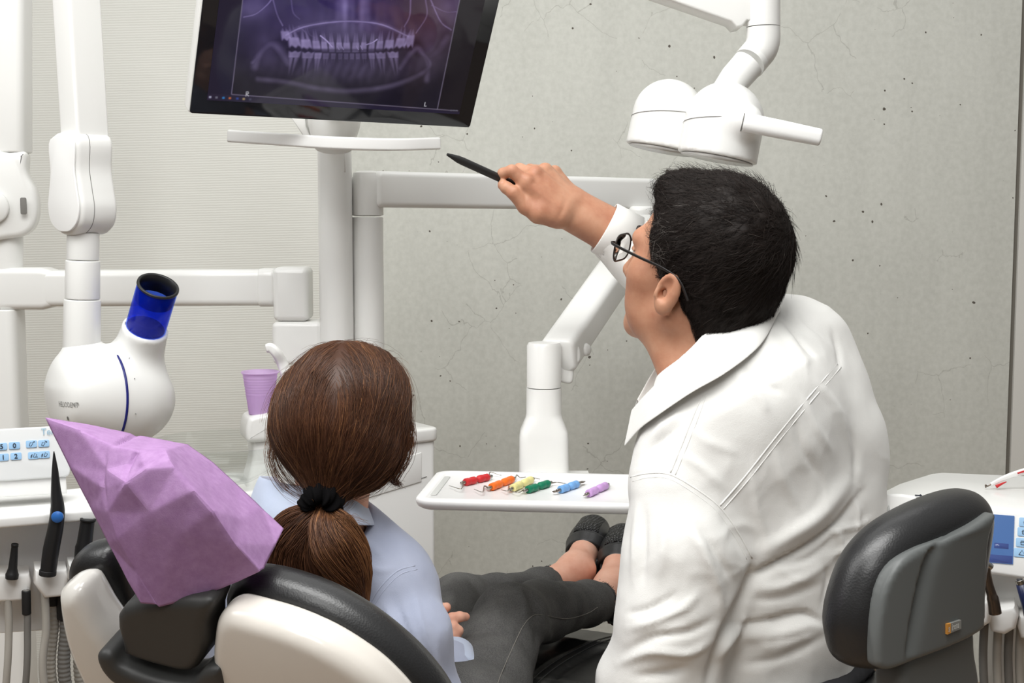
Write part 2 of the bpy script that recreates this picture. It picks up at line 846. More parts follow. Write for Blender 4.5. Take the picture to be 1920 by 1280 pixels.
M['trousers'] = mat('dark_trousers', srgb(52, 52, 55), .85)
M['scrunchie'] = mat('black_scrunchie', srgb(12, 11, 12), 1, spec=.1)
M['nail'] = mat('fingernail', srgb(222, 160, 140), .35)
M['eye'] = mat('eye_white', srgb(225, 220, 214), .2)
M['iris'] = mat('iris_brown', srgb(50, 32, 22), .2)
M['lips'] = mat('lip', srgb(178, 110, 98), .45)


def concrete():
    m = mat('concrete', (.5, .49, .46), .75, spec=.3)
    t = NT(m)
    v = t.coord()
    a = t.noise(v, 1.3, 5, .6)
    b = t.noise(t.coord((6, 6, 1.2)), 1.0, 6, .65)
    c = t.noise(v, 60, 3, .6)
    base = t.ramp(a, [(.3, srgb(200, 202, 194)), (.7, srgb(216, 218, 210))])
    base = t.mix(.45, base, t.ramp(b, [(.3, srgb(194, 195, 187)), (.7, srgb(222, 223, 215))]))
    base = t.mix(.25, base, t.ramp(c, [(.35, srgb(190, 189, 181)), (.65, srgb(226, 225, 218))]))
    # pits
    vo = t.n('ShaderNodeTexVoronoi')
    vo.inputs['Scale'].default_value = 38
    wv = t.mix(.012, v, t.n('ShaderNodeTexNoise', Scale=40.0).outputs['Color'], 'LINEAR_LIGHT')
    t.l(wv, vo.inputs['Vector'])
    rnd = t.n('ShaderNodeSeparateColor')
    t.l(vo.outputs['Color'], rnd.inputs[0])
    size = t.math('MULTIPLY', t.math('POWER', rnd.outputs[0], 5.0), .15)
    pit = t.math('LESS_THAN', vo.outputs['Distance'], size)
    dens = t.math('GREATER_THAN', t.noise(v, 2.2, 3, .6), .44)
    pit = t.math('MULTIPLY', pit, dens)
    vo2 = t.n('ShaderNodeTexVoronoi')
    vo2.inputs['Scale'].default_value = 75
    t.l(v, vo2.inputs['Vector'])
    r2 = t.n('ShaderNodeSeparateColor')
    t.l(vo2.outputs['Color'], r2.inputs[0])
    pit2 = t.math('LESS_THAN', vo2.outputs['Distance'], t.math('MULTIPLY', t.math('POWER', r2.outputs[1], 3.0), .2))
    pits = t.math('MAXIMUM', pit, t.math('MULTIPLY', pit2, .55))
    # hair cracks in places
    vc = t.n('ShaderNodeTexVoronoi')
    vc.feature = 'DISTANCE_TO_EDGE'
    vc.inputs['Scale'].default_value = 5.5
    wv2 = t.mix(.11, v, t.n('ShaderNodeTexNoise', Scale=9.0, Detail=6.0).outputs['Color'], 'LINEAR_LIGHT')
    t.l(wv2, vc.inputs['Vector'])
    crack = t.math('LESS_THAN', vc.outputs['Distance'], .0045)
    where = t.math('GREATER_THAN', t.noise(v, 3.1, 2, .5), .585)
    crack = t.math('MULTIPLY', t.math('MULTIPLY', crack, where), .22)
    dark = t.math('MAXIMUM', pits, crack)
    col = t.mix(dark, base, srgb(96, 90, 82))
    t.l(col, t.b.inputs['Base Color'])
    h = t.math('SUBTRACT', t.math('ADD', t.math('MULTIPLY', c, .25), t.math('MULTIPLY', a, .5)), dark)
    t.bump(h, .35, .003)
    return m


def wallpaper():
    m = mat('ribbed_wallpaper', srgb(224, 226, 219), .6, spec=.3)
    t = NT(m)
    v = t.coord((1, 1, 1), (0, math.radians(1.5), 0))
    w = t.n('ShaderNodeTexWave')
    w.wave_type = 'BANDS'
    w.bands_direction = 'Z'
    w.inputs['Scale'].default_value = 46
    w.inputs['Distortion'].default_value = 1.2
    w.inputs['Detail'].default_value = 2
    w.inputs['Detail Scale'].default_value = 1.5
    t.l(v, w.inputs['Vector'])
    n = t.noise(v, 5, 3)
    c = t.mix(.3, srgb(226, 226, 219), t.ramp(n, [(.3, srgb(219, 219, 212)), (.7, srgb(230, 230, 224))]))
    t.l(c, t.b.inputs['Base Color'])
    t.bump(w.outputs['Fac'], .13, .004)
    return m


def leather():
    m = mat('black_leather', srgb(30, 30, 31), .36, spec=.8)
    t = NT(m)
    v = t.coord()
    vo = t.n('ShaderNodeTexVoronoi')
    vo.inputs['Scale'].default_value = 420
    t.l(v, vo.inputs['Vector'])
    t.bump(vo.outputs['Distance'], .12, .001)
    return m


def cloth(name, c1, c2, wscale=900, rough=.85, bs=.12, nscale=8, trans=0):
    m = mat(name, c1, rough, spec=.2, sheen=.15)
    t = NT(m)
    v = t.coord()
    n = t.noise(v, nscale, 4)
    f = t.noise(v, wscale, 2)
    c = t.mix(t.ramp(n, [(.35, 0.), (.65, 1.)]), c1, c2)
    t.l(c, t.b.inputs['Base Color'])
    t.bump(t.math('ADD', t.math('MULTIPLY', f, .3), t.noise(v, nscale * 3.5, 4)), bs, .004)
    return m


def denim():
    m = mat('grey_denim', srgb(80, 79, 78), .9, spec=.2)
    t = NT(m)
    v = t.coord()
    n = t.noise(v, 9, 5, .6)
    w = t.n('ShaderNodeTexNoise', Scale=700.0, Detail=2.0)
    t.l(v, w.inputs['Vector'])
    c = t.ramp(n, [(.32, srgb(66, 65, 65)), (.55, srgb(88, 87, 86)), (.72, srgb(108, 107, 105))])
    c = t.mix(.35, c, t.ramp(w.outputs['Fac'], [(.35, srgb(52, 52, 52)), (.65, srgb(122, 121, 119))]))
    t.l(c, t.b.inputs['Base Color'])
    t.bump(w.outputs['Fac'], .2, .002)
    return m


def skin(name, c1, c2, c3, hairy=False):
    m = mat(name, c1, .5, spec=.4, sss=.1)
    t = NT(m)
    v = t.coord()
    n = t.noise(v, 22, 4, .6)
    c = t.ramp(n, [(.3, c2), (.5, c1), (.72, c3)])
    f = t.noise(v, 480, 3)
    t.l(c, t.b.inputs['Base Color'])
    t.bump(f, .12, .0015)
    return m


def hairmat(name, c1, c2, c3, rough=.38):
    m = mat(name, c1, rough, spec=.3)
    t = NT(m)
    at = t.n('ShaderNodeAttribute')
    at.attribute_name = 'strand'
    c = t.ramp(at.outputs['Fac'], [(0., c1), (.6, c2), (1., c3)])
    t.l(c, t.b.inputs['Base Color'])
    return m


def attr_screen():
    m = mat('screen_picture', (0.008, 0.008, 0.012), .05, spec=.35)
    t = NT(m)
    at = t.n('ShaderNodeAttribute')
    at.attribute_name = 'picture'
    t.l(at.outputs['Color'], t.b.inputs['Emission Color'])
    t.b.inputs['Emission Strength'].default_value = 1.0
    return m


def paper():
    m = mat('violet_paper', srgb(192, 152, 200), .8, spec=.25)
    t = NT(m)
    v = t.coord()
    n = t.noise(v, 90, 4, .7)
    c = t.ramp(n, [(.3, srgb(184, 142, 193)), (.7, srgb(201, 161, 209))])
    t.l(c, t.b.inputs['Base Color'])
    t.bump(t.math('ADD', n, t.noise(v, 700, 2)), .12, .002)
    tr = t.n('ShaderNodeBsdfTranslucent')
    t.l(c, tr.inputs['Color'])
    mx = t.n('ShaderNodeMixShader')
    mx.inputs[0].default_value = .25
    t.l(t.b.outputs[0], mx.inputs[1])
    t.l(tr.outputs[0], mx.inputs[2])
    t.l(mx.outputs[0], t.t.nodes['Material Output'].inputs['Surface'])
    return m


def cupmat():
    m = mat('violet_cup_plastic', srgb(238, 218, 245), .35)
    t = NT(m)
    tr = t.n('ShaderNodeBsdfTranslucent')
    tr.inputs['Color'].default_value = srgb(240, 216, 248)
    mx = t.n('ShaderNodeMixShader')
    mx.inputs[0].default_value = .62
    t.l(t.b.outputs[0], mx.inputs[1])
    t.l(tr.outputs[0], mx.inputs[2])
    t.l(mx.outputs[0], t.t.nodes['Material Output'].inputs['Surface'])
    return m


def woven():
    m = mat('woven_black_leather', srgb(26, 26, 27), .35)
    t = NT(m)
    v = t.coord((1, 1, 1), (.3, .5, .6))
    ck = t.n('ShaderNodeTexVoronoi')
    ck.inputs['Scale'].default_value = 190
    ck.inputs['Randomness'].default_value = .25
    t.l(v, ck.inputs['Vector'])
    c = t.ramp(ck.outputs['Distance'], [(.1, srgb(104, 104, 106)), (.42, srgb(26, 26, 27)), (.7, srgb(6, 6, 6))])  # pale cell centres: glints of the weave painted into the colour
    t.l(c, t.b.inputs['Base Color'])
    inv = t.math('SUBTRACT', 1.0, ck.outputs['Distance'])
    t.bump(inv, 1., .004)
    return m


M['concrete'] = concrete()
M['wallpaper'] = wallpaper()
M['leather'] = leather()
M['shirt'] = cloth('white_cotton', srgb(238, 237, 233), srgb(232, 231, 227), 900, .85, .22, 9)
M['shirt_blue'] = cloth('pale_blue_cotton', srgb(176, 182, 202), srgb(167, 174, 196), 900, .85, .22, 12)
M['cuff_blue'] = cloth('pale_blue_cuff', srgb(196, 206, 226), srgb(190, 200, 222), 900, .85, .15, 12)
M['denim'] = denim()
M['fray'] = mat('frayed_denim', srgb(70, 69, 70), .95)
M['thread'] = mat('denim_thread', srgb(126, 122, 116), .9)
M['skin_m'] = skin('tan_skin', srgb(190, 138, 110), srgb(176, 120, 94), srgb(200, 152, 124))
M['skin_f'] = skin('fair_skin', srgb(230, 176, 152), srgb(220, 160, 136), srgb(236, 188, 166))
M['hair_m'] = hairmat('dark_hair', srgb(24, 18, 15), srgb(44, 34, 29), srgb(112, 106, 101), .6)
M['hair_f'] = hairmat('brown_hair', srgb(52, 32, 22), srgb(96, 62, 43), srgb(160, 112, 74), .4)
M['screen'] = attr_screen()
M['paper'] = paper()
M['cup'] = cupmat()
M['woven'] = woven()
M['lcd'] = mat('blue_display', srgb(30, 50, 90), .15, emit=srgb(88, 122, 172), estr=.75)
M['lcd_dark'] = mat('display_dark', srgb(30, 50, 90), .15, emit=srgb(74, 84, 140), estr=.6)
# ------------------------------------------------------------------ helpers needing planes / text
class Plane:
    def __init__(s, o, U, V):
        s.o = A(*o)
        s.U = unit(U)
        V = A(*V)
        s.V = unit(V - s.U * np.dot(V, s.U))
        s.N = np.cross(s.U, s.V)

    def hit(s, px, py):
        d = ray(px, py)
        c = A(0, 0, CAMZ)
        return c + d * (np.dot(s.o - c, s.N) / np.dot(d, s.N))

    def uv(s, px, py):
        q = s.hit(px, py) - s.o
        return A(np.dot(q, s.U), np.dot(q, s.V))

    def outline(s, pts):
        return np.array([s.uv(*p) for p in pts])

    def at(s, u, v, n=0):
        return s.o + s.U * u + s.V * v + s.N * n

    def M(s):
        return np.stack([s.U, s.V, s.N], 1)


def text_vf(body, size, o, U, V, align='LEFT', squeeze=1.0, thick=0.0, font_w=0.0):
    cu = bpy.data.curves.new('txt', 'FONT')
    cu.body = body
    cu.size = size
    cu.align_x = align
    cu.resolution_u = 3
    cu.offset = font_w
    ob = bpy.data.objects.new('txt', cu)
    me = bpy.data.meshes.new_from_object(ob)
    P = np.array([v.co[:] for v in me.vertices]).reshape(-1, 3)
    F = [tuple(p.vertices) for p in me.polygons]
    bpy.data.objects.remove(ob)
    bpy.data.curves.remove(cu)
    bpy.data.meshes.remove(me)
    U = unit(U)
    V = unit(V)
    N = np.cross(U, V)
    return A(*o) + np.outer(P[:, 0] * squeeze, U) + np.outer(P[:, 1], V) + N * .0006, F


def strip(pl, pts, wid, n=.0005):
    """thin flat line on a plane, pts in (u,v)"""
    P = np.asarray(pts, float)
    V = []
    F = []
    for i in range(len(P)):
        a = P[max(i - 1, 0)]
        b = P[min(i + 1, len(P) - 1)]
        t = (b - a) / (np.linalg.norm(b - a) + 1e-9)
        q = A(-t[1], t[0]) * wid / 2
        V += [pl.at(*(P[i] - q), n), pl.at(*(P[i] + q), n)]
    for i in range(len(P) - 1):
        F.append((2 * i, 2 * i + 2, 2 * i + 3, 2 * i + 1))
    return np.array(V), F


# ------------------------------------------------------------------ camera
cam = bpy.data.cameras.new('camera')
cam.sensor_width = 36
cam.lens = FPX / 1920 * 36
cam.clip_start = .05
camo = bpy.data.objects.new('camera', cam)
COL.objects.link(camo)
camo.location = (0, 0, CAMZ)
camo.rotation_euler = (math.pi / 2 - PITCH, 0, 0)
SC.camera = camo
SC.view_settings.view_transform = 'Standard'
SC.view_settings.look = 'None'
SC.view_settings.gamma = 1
SC.view_settings.use_curve_mapping = False
SC.view_settings.exposure = EXPOSURE = 0.0
SC.cycles.use_denoising = True
SC.cycles.use_adaptive_sampling = True
SC.cycles.adaptive_threshold = .025
SC.cycles.max_bounces = 7
SC.cycles.transparent_max_bounces = 12
SC.cycles.sample_clamp_indirect = 6

# ------------------------------------------------------------------ setting
YW = 3.75


def structure(name, vf, m, **k):
    o = put(name, vf, m, smooth=False, **k)
    o['kind'] = 'structure'
    return o


XJ = W(630, 400, YW)[0]
XR = W(1899, 500, YW)[0]
structure('floor', box((0, 1.4, -.05), (3.6, 3.2, .05)), mat('grey_vinyl', srgb(150, 128, 106), .5))
structure('wall_back', box(((XJ + XR) / 2, YW + .1, 1.5), ((XR - XJ) / 2, .1, 1.5)), M['concrete'])
structure('wall_left', box(((XJ - 3.6) / 2, YW + .085, 1.5), ((XJ + 3.6) / 2, .1, 1.5)), M['wallpaper'])
structure('wall_right', box((XR + .95, YW + .10, 1.5), (.936, .1, 1.5)), mat('white_paint', srgb(222, 221, 215), .6))
structure('trim_1', box((XR + .007, YW + .11, 1.5), (.007, .1, 1.5)), mat('joint_filler', srgb(120, 116, 108), .8))
plug = mat('concrete_plug', srgb(226, 226, 220), .7)
for i, (x, y, r) in enumerate(((1635, 137, 21), (1195, 147, 19))):
    c = W(x, y, YW)
    structure('trim_%d' % (i + 2), lathe([(R(r, YW), -.004), (R(r, YW), .0004), (R(r, YW) - .0006, .001)], c, (0, -1, 0), 40), plug)

# ------------------------------------------------------------------ light
w = bpy.data.worlds.new('world')
SC.world = w
w.use_nodes = True
wn = w.node_tree
bg = wn.nodes['Background']
tc = wn.nodes.new('ShaderNodeTexCoord')
sp = wn.nodes.new('ShaderNodeSeparateXYZ')
rp = wn.nodes.new('ShaderNodeValToRGB')
wn.links.new(tc.outputs['Generated'], sp.inputs[0])
mpn = wn.nodes.new('ShaderNodeMapRange')
mpn.inputs[1].default_value = -1
mpn.inputs[2].default_value = 1
wn.links.new(sp.outputs[2], mpn.inputs[0])
wn.links.new(mpn.outputs[0], rp.inputs['Fac'])
rp.color_ramp.elements[0].position = .44
rp.color_ramp.elements[0].color = (.10, .085, .07, 1)
rp.color_ramp.elements[1].position = .92
rp.color_ramp.elements[1].color = (.85, .85, .84, 1)
wn.links.new(rp.outputs['Color'], bg.inputs['Color'])
bg.inputs['Strength'].default_value = .52


def area(name, loc, target, size, power, col=(1, 1, 1)):
    l = bpy.data.lights.new(name, 'AREA')
    l.shape = 'RECTANGLE'
    l.size, l.size_y = size
    l.energy = power
    l.color = col
    o = bpy.data.objects.new(name, l)
    COL.objects.link(o)
    o.location = loc
    d = Vector(target) - Vector(loc)
    o.rotation_euler = d.to_track_quat('-Z', 'Y').to_euler()
    return o


area('left_key_light', (-1.9, 1.3, 2.6), (.2, 2.5, 1.0), (1.2, 1.2), 20, (1, 1, .99))  # unseen window-like area light, set at upper left as soft key
area('added_top_light', (-.2, 1.0, 3.0), (.1, 2.0, .9), (1.6, .9), 50, (1, 1, .985))  # added overhead area light, no fixture; brightens shirt back, beam and tray
area('added_top_light', (-.5, -.5, 2.9), (.1, 2.6, 1.2), (1.2, .8), 22, (1, 1, .985))  # added fill behind the camera, lifts surfaces that face it
area('added_top_light', (.3, 2.75, 3.15), (.3, 2.95, 0), (2.4, .6), 9, (1, 1, .985))  # added strip near the wall, for its bright top and highlights on cushions
# ------------------------------------------------------------------ monitor
def build_monitor():
    c = A(-0.31564302, 2.42466542, 1.51688692)
    Mx = rot(27.01060541, 27.8032647, 1.05995334)
    U, N_, V = Mx[:, 0], Mx[:, 1], Mx[:, 2]
    pl = Plane(c, U, V)  # pl.N points to the viewer? U x V
    t = thing('monitor', 'flat monitor with dark glass front showing a violet dental x-ray', 'monitor', c)
    w, h = .53, .325
    nf = -N_  # towards viewer
    back = prism(rrect(w + .004, h + .004, .006), .034, c + V * h / 2 + N_ * .0185, U, V, .005)
    put('housing', back, M['white'], t, angle=40)
    put('front_glass', prism(rrect(w, h, .005), .004, c + V * h / 2 - N_ * .0005, U, V, .0008), M['bezel'], t, angle=40)
    # picture
    q = lambda x, y: pl.uv(x, y)
    bl, br = q(387, 186), q(860, 213)
    u0, u1 = bl[0], br[0]
    v0 = (bl[1] + br[1]) / 2
    v1 = h - .022
    nu, nv = 420, 250
    us = np.linspace(u0, u1, nu)
    vs = np.linspace(v0, v1, nv)
    UU, VV = np.meshgrid(us, vs, indexing='ij')
    G = c + UU.ravel()[:, None] * U + VV.ravel()[:, None] * V - N_ * .0031
    idx = np.arange(nu * nv).reshape(nu, nv)
    F = np.stack([idx[:-1, :-1], idx[1:, :-1], idx[1:, 1:], idx[:-1, 1:]], -1).reshape(-1, 4)
    o = put('screen', (G, F), M['screen'], t, smooth=False, label='lit screen with a panoramic x-ray of teeth')
    X, Y = proj(G).T
    rgb = xray(X, Y, G)
    at = o.data.color_attributes.new('picture', 'FLOAT_COLOR', 'POINT')
    at.data.foreach_set('color', np.concatenate([rgb, np.ones((len(rgb), 1))], 1).astype(np.float32).ravel())
    # rear arm joining the stand
    a = c + V * .10 + N_ * .045
    b = W(612, 243, 2.70)
    put('neck', sweep([a, a * .45 + b * .55 + A(0, .03, .0), b], rrect(.085, .04, .018), hint=(1, 0, 0), scale=[1., 1.05, 1.2]), M['white'], t, angle=50)
    p2 = W(571, 250, 2.62)
    wedge = Plane(p2, (1, 0, 0), (0, 0, 1))
    put('bracket', prism(wedge.outline([(543, 215), (572, 215), (574, 236), (583, 256), (568, 254)]), .05, wedge.o + A(0, .02, 0), wedge.U, wedge.V, .003), M['white'], t, angle=40)
    return t


def xray(X, Y, G):
    n = len(X)
    B = np.zeros(n)          # x-ray brightness 0..1
    nz = vnoise(G, .012, 3) * .5 + vnoise(G, .03, 4) * .5

    def seg(pts, wd, amp, k=6):
        nonlocal B
        d, _, _ = polyline_dist(np.stack([X, Y], 1), catmull2(pts, k))
        B = np.maximum(B, amp * np.exp(-(d / wd) ** 2))

    def add(cx, cy, rx, ry, amp, p=2.):
        nonlocal B
        B += amp * np.exp(-(np.abs((X - cx) / rx) ** p + np.abs((Y - cy) / ry) ** p))
    # soft bone masses; the top-left blob also holds a painted screen reflection
    add(655, 60, 150, 30, .22)
    add(650, 128, 130, 30, .24)
    add(500, 96, 26, 34, .18)
    add(800, 96, 30, 40, .15)
    add(470, 16, 44, 22, .30)
    add(840, 16, 36, 34, .22)
    add(646, 10, 12, 34, .34)
    add(683, 10, 9, 38, .34)
    add(665, 14, 60, 40, .14)
    add(575, 20, 40, 26, .10)
    add(740, 20, 40, 26, .06)
    B += .035 * np.exp(-((X - 655) / 120) ** 2 - ((Y - 128) / 26) ** 2) * np.sin(X * .37 + 3 * np.sin(Y * .05) + 2 * nz)
    B += .06 * np.exp(-((X - 665) / 40) ** 2 - ((Y - 30) / 40) ** 2) * np.sin(X * .42)
    B -= .20 * np.exp(-((X - 530) / 16) ** 2 - ((Y - 84) / 16) ** 2) + .16 * np.exp(-((X - 782) / 14) ** 2 - ((Y - 88) / 20) ** 2)
    B = np.clip(B, 0, 1)
    seg([(536, 66), (565, 52), (610, 43), (660, 40), (715, 46), (765, 68)], 2.4, .62)
    seg([(536, 66), (565, 52), (610, 43), (660, 40), (715, 46), (765, 68)], 8, .32)
    # sinus and orbit outlines
    for p, a in (([(512, 0), (520, 28), (530, 48)], .42), ([(546, 0), (550, 24), (562, 36)], .3), ([(457, 32), (480, 26), (502, 8), (512, -6)], .5),
                 ([(770, 0), (768, 30), (758, 50)], .4), ([(798, 0), (800, 30), (780, 62)], .35), ([(806, -4), (826, 40), (846, 56)], .45), ([(810, 10), (835, 22), (856, 22)], .35),
                 ([(560, 50), (572, 60), (580, 76)], .4), ([(575, 50), (580, 64), (590, 70)], .32)):
        seg(p, 1.8, a)
    # jaw
    for p, a, wd in (([(478, 125), (486, 105), (505, 84), (522, 92), (540, 118)], .30, 9), ([(484, 148), (540, 154), (600, 166), (665, 170), (735, 160), (790, 138), (806, 118), (788, 96)], .28, 6),
                     ([(800, 150), (802, 120), (786, 92), (770, 100), (750, 128)], .25, 7), ([(474, 118), (490, 100)], .3, 5), ([(838, 70), (820, 96), (800, 110)], .2, 9)):
        seg(p, wd, a)
    # teeth
    def tooth(x, y, wd, hh, root, up, a):
        nonlocal B
        lean = (x - 655) / 110 * .22
        yy = (Y - y)
        xx = X - x - lean * yy * (1 if up else -1) * -1
        s0 = -1 if up else 1
        cusp = .10 * hh * np.cos(xx / wd * 4 * math.pi) * (wd > 16)
        taper = 1 + .18 * np.clip(-yy * s0 / hh, -.5, .5)
        cr = np.exp(-(np.abs(xx / (wd * .47 * taper)) ** 6 + np.abs((yy + s0 * cusp * (yy * s0 < 0)) / (hh * .5)) ** 6))
        cr *= .78 + .22 * np.clip(np.abs(xx / (wd * .45)) ** 2 + np.abs(yy / (hh * .5)) ** 2, 0, 1)
        s = -1 if up else 1
        ry = (yy * s - hh * .4)
        inr = (ry > 0) & (ry < root)
        tw = wd * .42 * (1 - .55 * np.clip(ry / root, 0, 1))
        rt = np.exp(-np.abs(xx / tw) ** 4) * inr * (1 - np.clip(ry / root, 0, 1) * .7)
        if wd > 18:
            rt *= 1 - .5 * np.exp(-(xx / 2.2) ** 2)
        pulp = np.exp(-(xx / 1.6) ** 2) * .12 * inr
        v = np.maximum(cr * a, rt * a * .72) - pulp
        B = np.maximum(B, B * .35 + v)
    for i, (x, wd) in enumerate(((552, 24), (574, 22), (593, 16), (608, 13), (622, 12), (636, 13), (650, 15), (667, 15), (682, 12), (697, 12), (712, 14), (730, 19), (751, 21))):
        arc = 76 + 12 * (1 - ((x - 655) / 115) ** 2)
        tooth(x, arc, wd, 20, 26, True, .72)
    tooth(536, 66, 20, 18, 8, True, .62)
    tooth(768, 76, 18, 24, 14, True, .66)
    for i, (x, wd) in enumerate(((552, 24), (577, 24), (596, 15), (611, 13), (625, 10), (638, 9), (649, 9), (660, 9), (671, 9), (683, 11), (697, 13), (714, 20), (737, 22))):
        arc = 101 + 5 * (1 - ((x - 650) / 115) ** 2)
        front = abs(x - 650) < 40
        tooth(x, arc, wd, 13, 34, False, .62 if not front else .36)
    gap = np.exp(-((Y - 92 - 2 * (1 - ((X - 655) / 115) ** 2)) / 3.0) ** 2) * (np.abs(X - 655) < 118)
    B *= 1 - .55 * gap
    seg([(601, 67), (612, 76), (623, 88)], 1.6, .95)
    seg([(686, 84), (698, 80), (707, 74)], 1.6, .9)
    for x in (632, 640, 668, 676):
        seg([(x, 86), (x + 4, 93)], 1.2, .8)
    # picture frame limits
    lx = 455 - (Y / 177.) * 21
    rx = 862 - (Y / 200.) * 41
    inside = (X > lx) & (X < rx)
    by = 177 + (X - 434) * (31 / 428.)
    inside &= Y < by
    B = np.clip(B * (1 + .25 * nz) + .03 * nz, 0, 1)
    tone = np.clip((150 - Y) / 150, 0, 1)
    base = np.stack([20 + 14 * tone, 16 + 8 * tone, 27 + 40 * tone], 1)
    warm = np.exp(-(((X - 800) / 90) ** 2 + ((Y - 20) / 90) ** 2))
    base += warm[:, None] * A(16, 2, -22)
    hi = np.stack([178 + 0 * tone, 164 + 0 * tone, 208 + 14 * tone], 1)
    rgb = base + (hi - base) * (B * inside)[:, None]
    out = ~inside
    rgb[out] = np.stack([22 - 2 * (X[out] > 700), 18 - 4 * (X[out] > 700), 38 - 20 * (X[out] > 700)], 1)
    for d in (np.abs(X - lx) + 1e3 * (Y > by), np.abs(X - rx) + 1e3 * (Y > by), np.abs(Y - by) + 1e3 * ((X < lx) | (X > rx + 40))):
        m = np.exp(-(d / 1.0) ** 2)[:, None]
        rgb = rgb + (A(120, 112, 134) - rgb) * m * .8
    # markers R and L and the row of task icons
    def ln(pts, c, wd=.8):
        nonlocal rgb
        d, _, _ = polyline_dist(np.stack([X, Y], 1), np.array(pts, float))
        m = np.exp(-(d / wd) ** 2)[:, None]
        rgb = rgb + (A(*c) - rgb) * m
    g = (190, 190, 196)
    ln([(461, 180), (462, 172), (465, 172), (466, 175), (462, 176), (466, 180)], g)
    ln([(797, 192), (796, 199), (799, 199)], g)
    bar = (Y > by + 1.5)
    rgb[bar] = A(30, 24, 44)
    for x, c in ((394, (150, 150, 170)), (406, (96, 96, 110)), (419, (40, 110, 170)), (431, (170, 90, 50)), (445, (40, 60, 130)), (457, (150, 130, 90)), (469, (60, 60, 80))):
        y = 182 + (x - 394) * .055
        m = np.exp(-(((X - x) / 2.6) ** 4 + ((Y - y) / 2.2) ** 4))[:, None]
        rgb = rgb + (A(*c) - rgb) * m
    for x in (846, 851, 856):
        m = np.exp(-(((X - x) / 2.0) ** 4 + ((Y - 207) / 1.2) ** 4))[:, None]
        rgb = rgb + (A(90, 90, 104) - rgb) * m
    c = np.clip(rgb, 0, 255) / 255
    return np.where(c < .04045, c / 12.92, ((c + .055) / 1.055) ** 2.4)


build_monitor()
CABZ = W(818, 826, 2.78)[2] + R(26, 2.75)


# ------------------------------------------------------------------ pole with shelf bar
def build_pole():
    Y = 2.75
    top = W(627, 262, Y)
    ft = A(top[0], top[1], .0)
    t = thing('monitor_pole', 'thick white round pole under the monitor carrying a curved bar', 'pole', ft)
    r = R(31.5, Y)
    put('pole', tube([A(top[0], top[1], CABZ), top], r, 40, rnd=.004), M['white'], t, angle=50)
    # curved shelf bar
    pts = catmull([W(441, 256, 2.50), W(520, 261, 2.465), W(625, 268, 2.44), W(730, 271, 2.47), W(811, 269, 2.53)], 8)
    put('shelf_bar', sweep(pts, rrect(.055, .0225, .004), hint=(0, 0, 1), rnd=.003), M['white_soft'], t, angle=45)
    put('bracket', lathe([(.036, 0), (.04, .01), (.05, .045), (.055, .08)], W(625, 268, 2.60) - A(0, 0, .01), (0, .3, 1), 30), M['white'], t)
    s = W(649, 300, Y) + A(0, -r * .72, 0)
    put('cable_clip', tube([s + A(0, 0, .03), s - A(0, 0, .025)], .0015, 8), M['white_soft'], t)
    return t


build_pole()


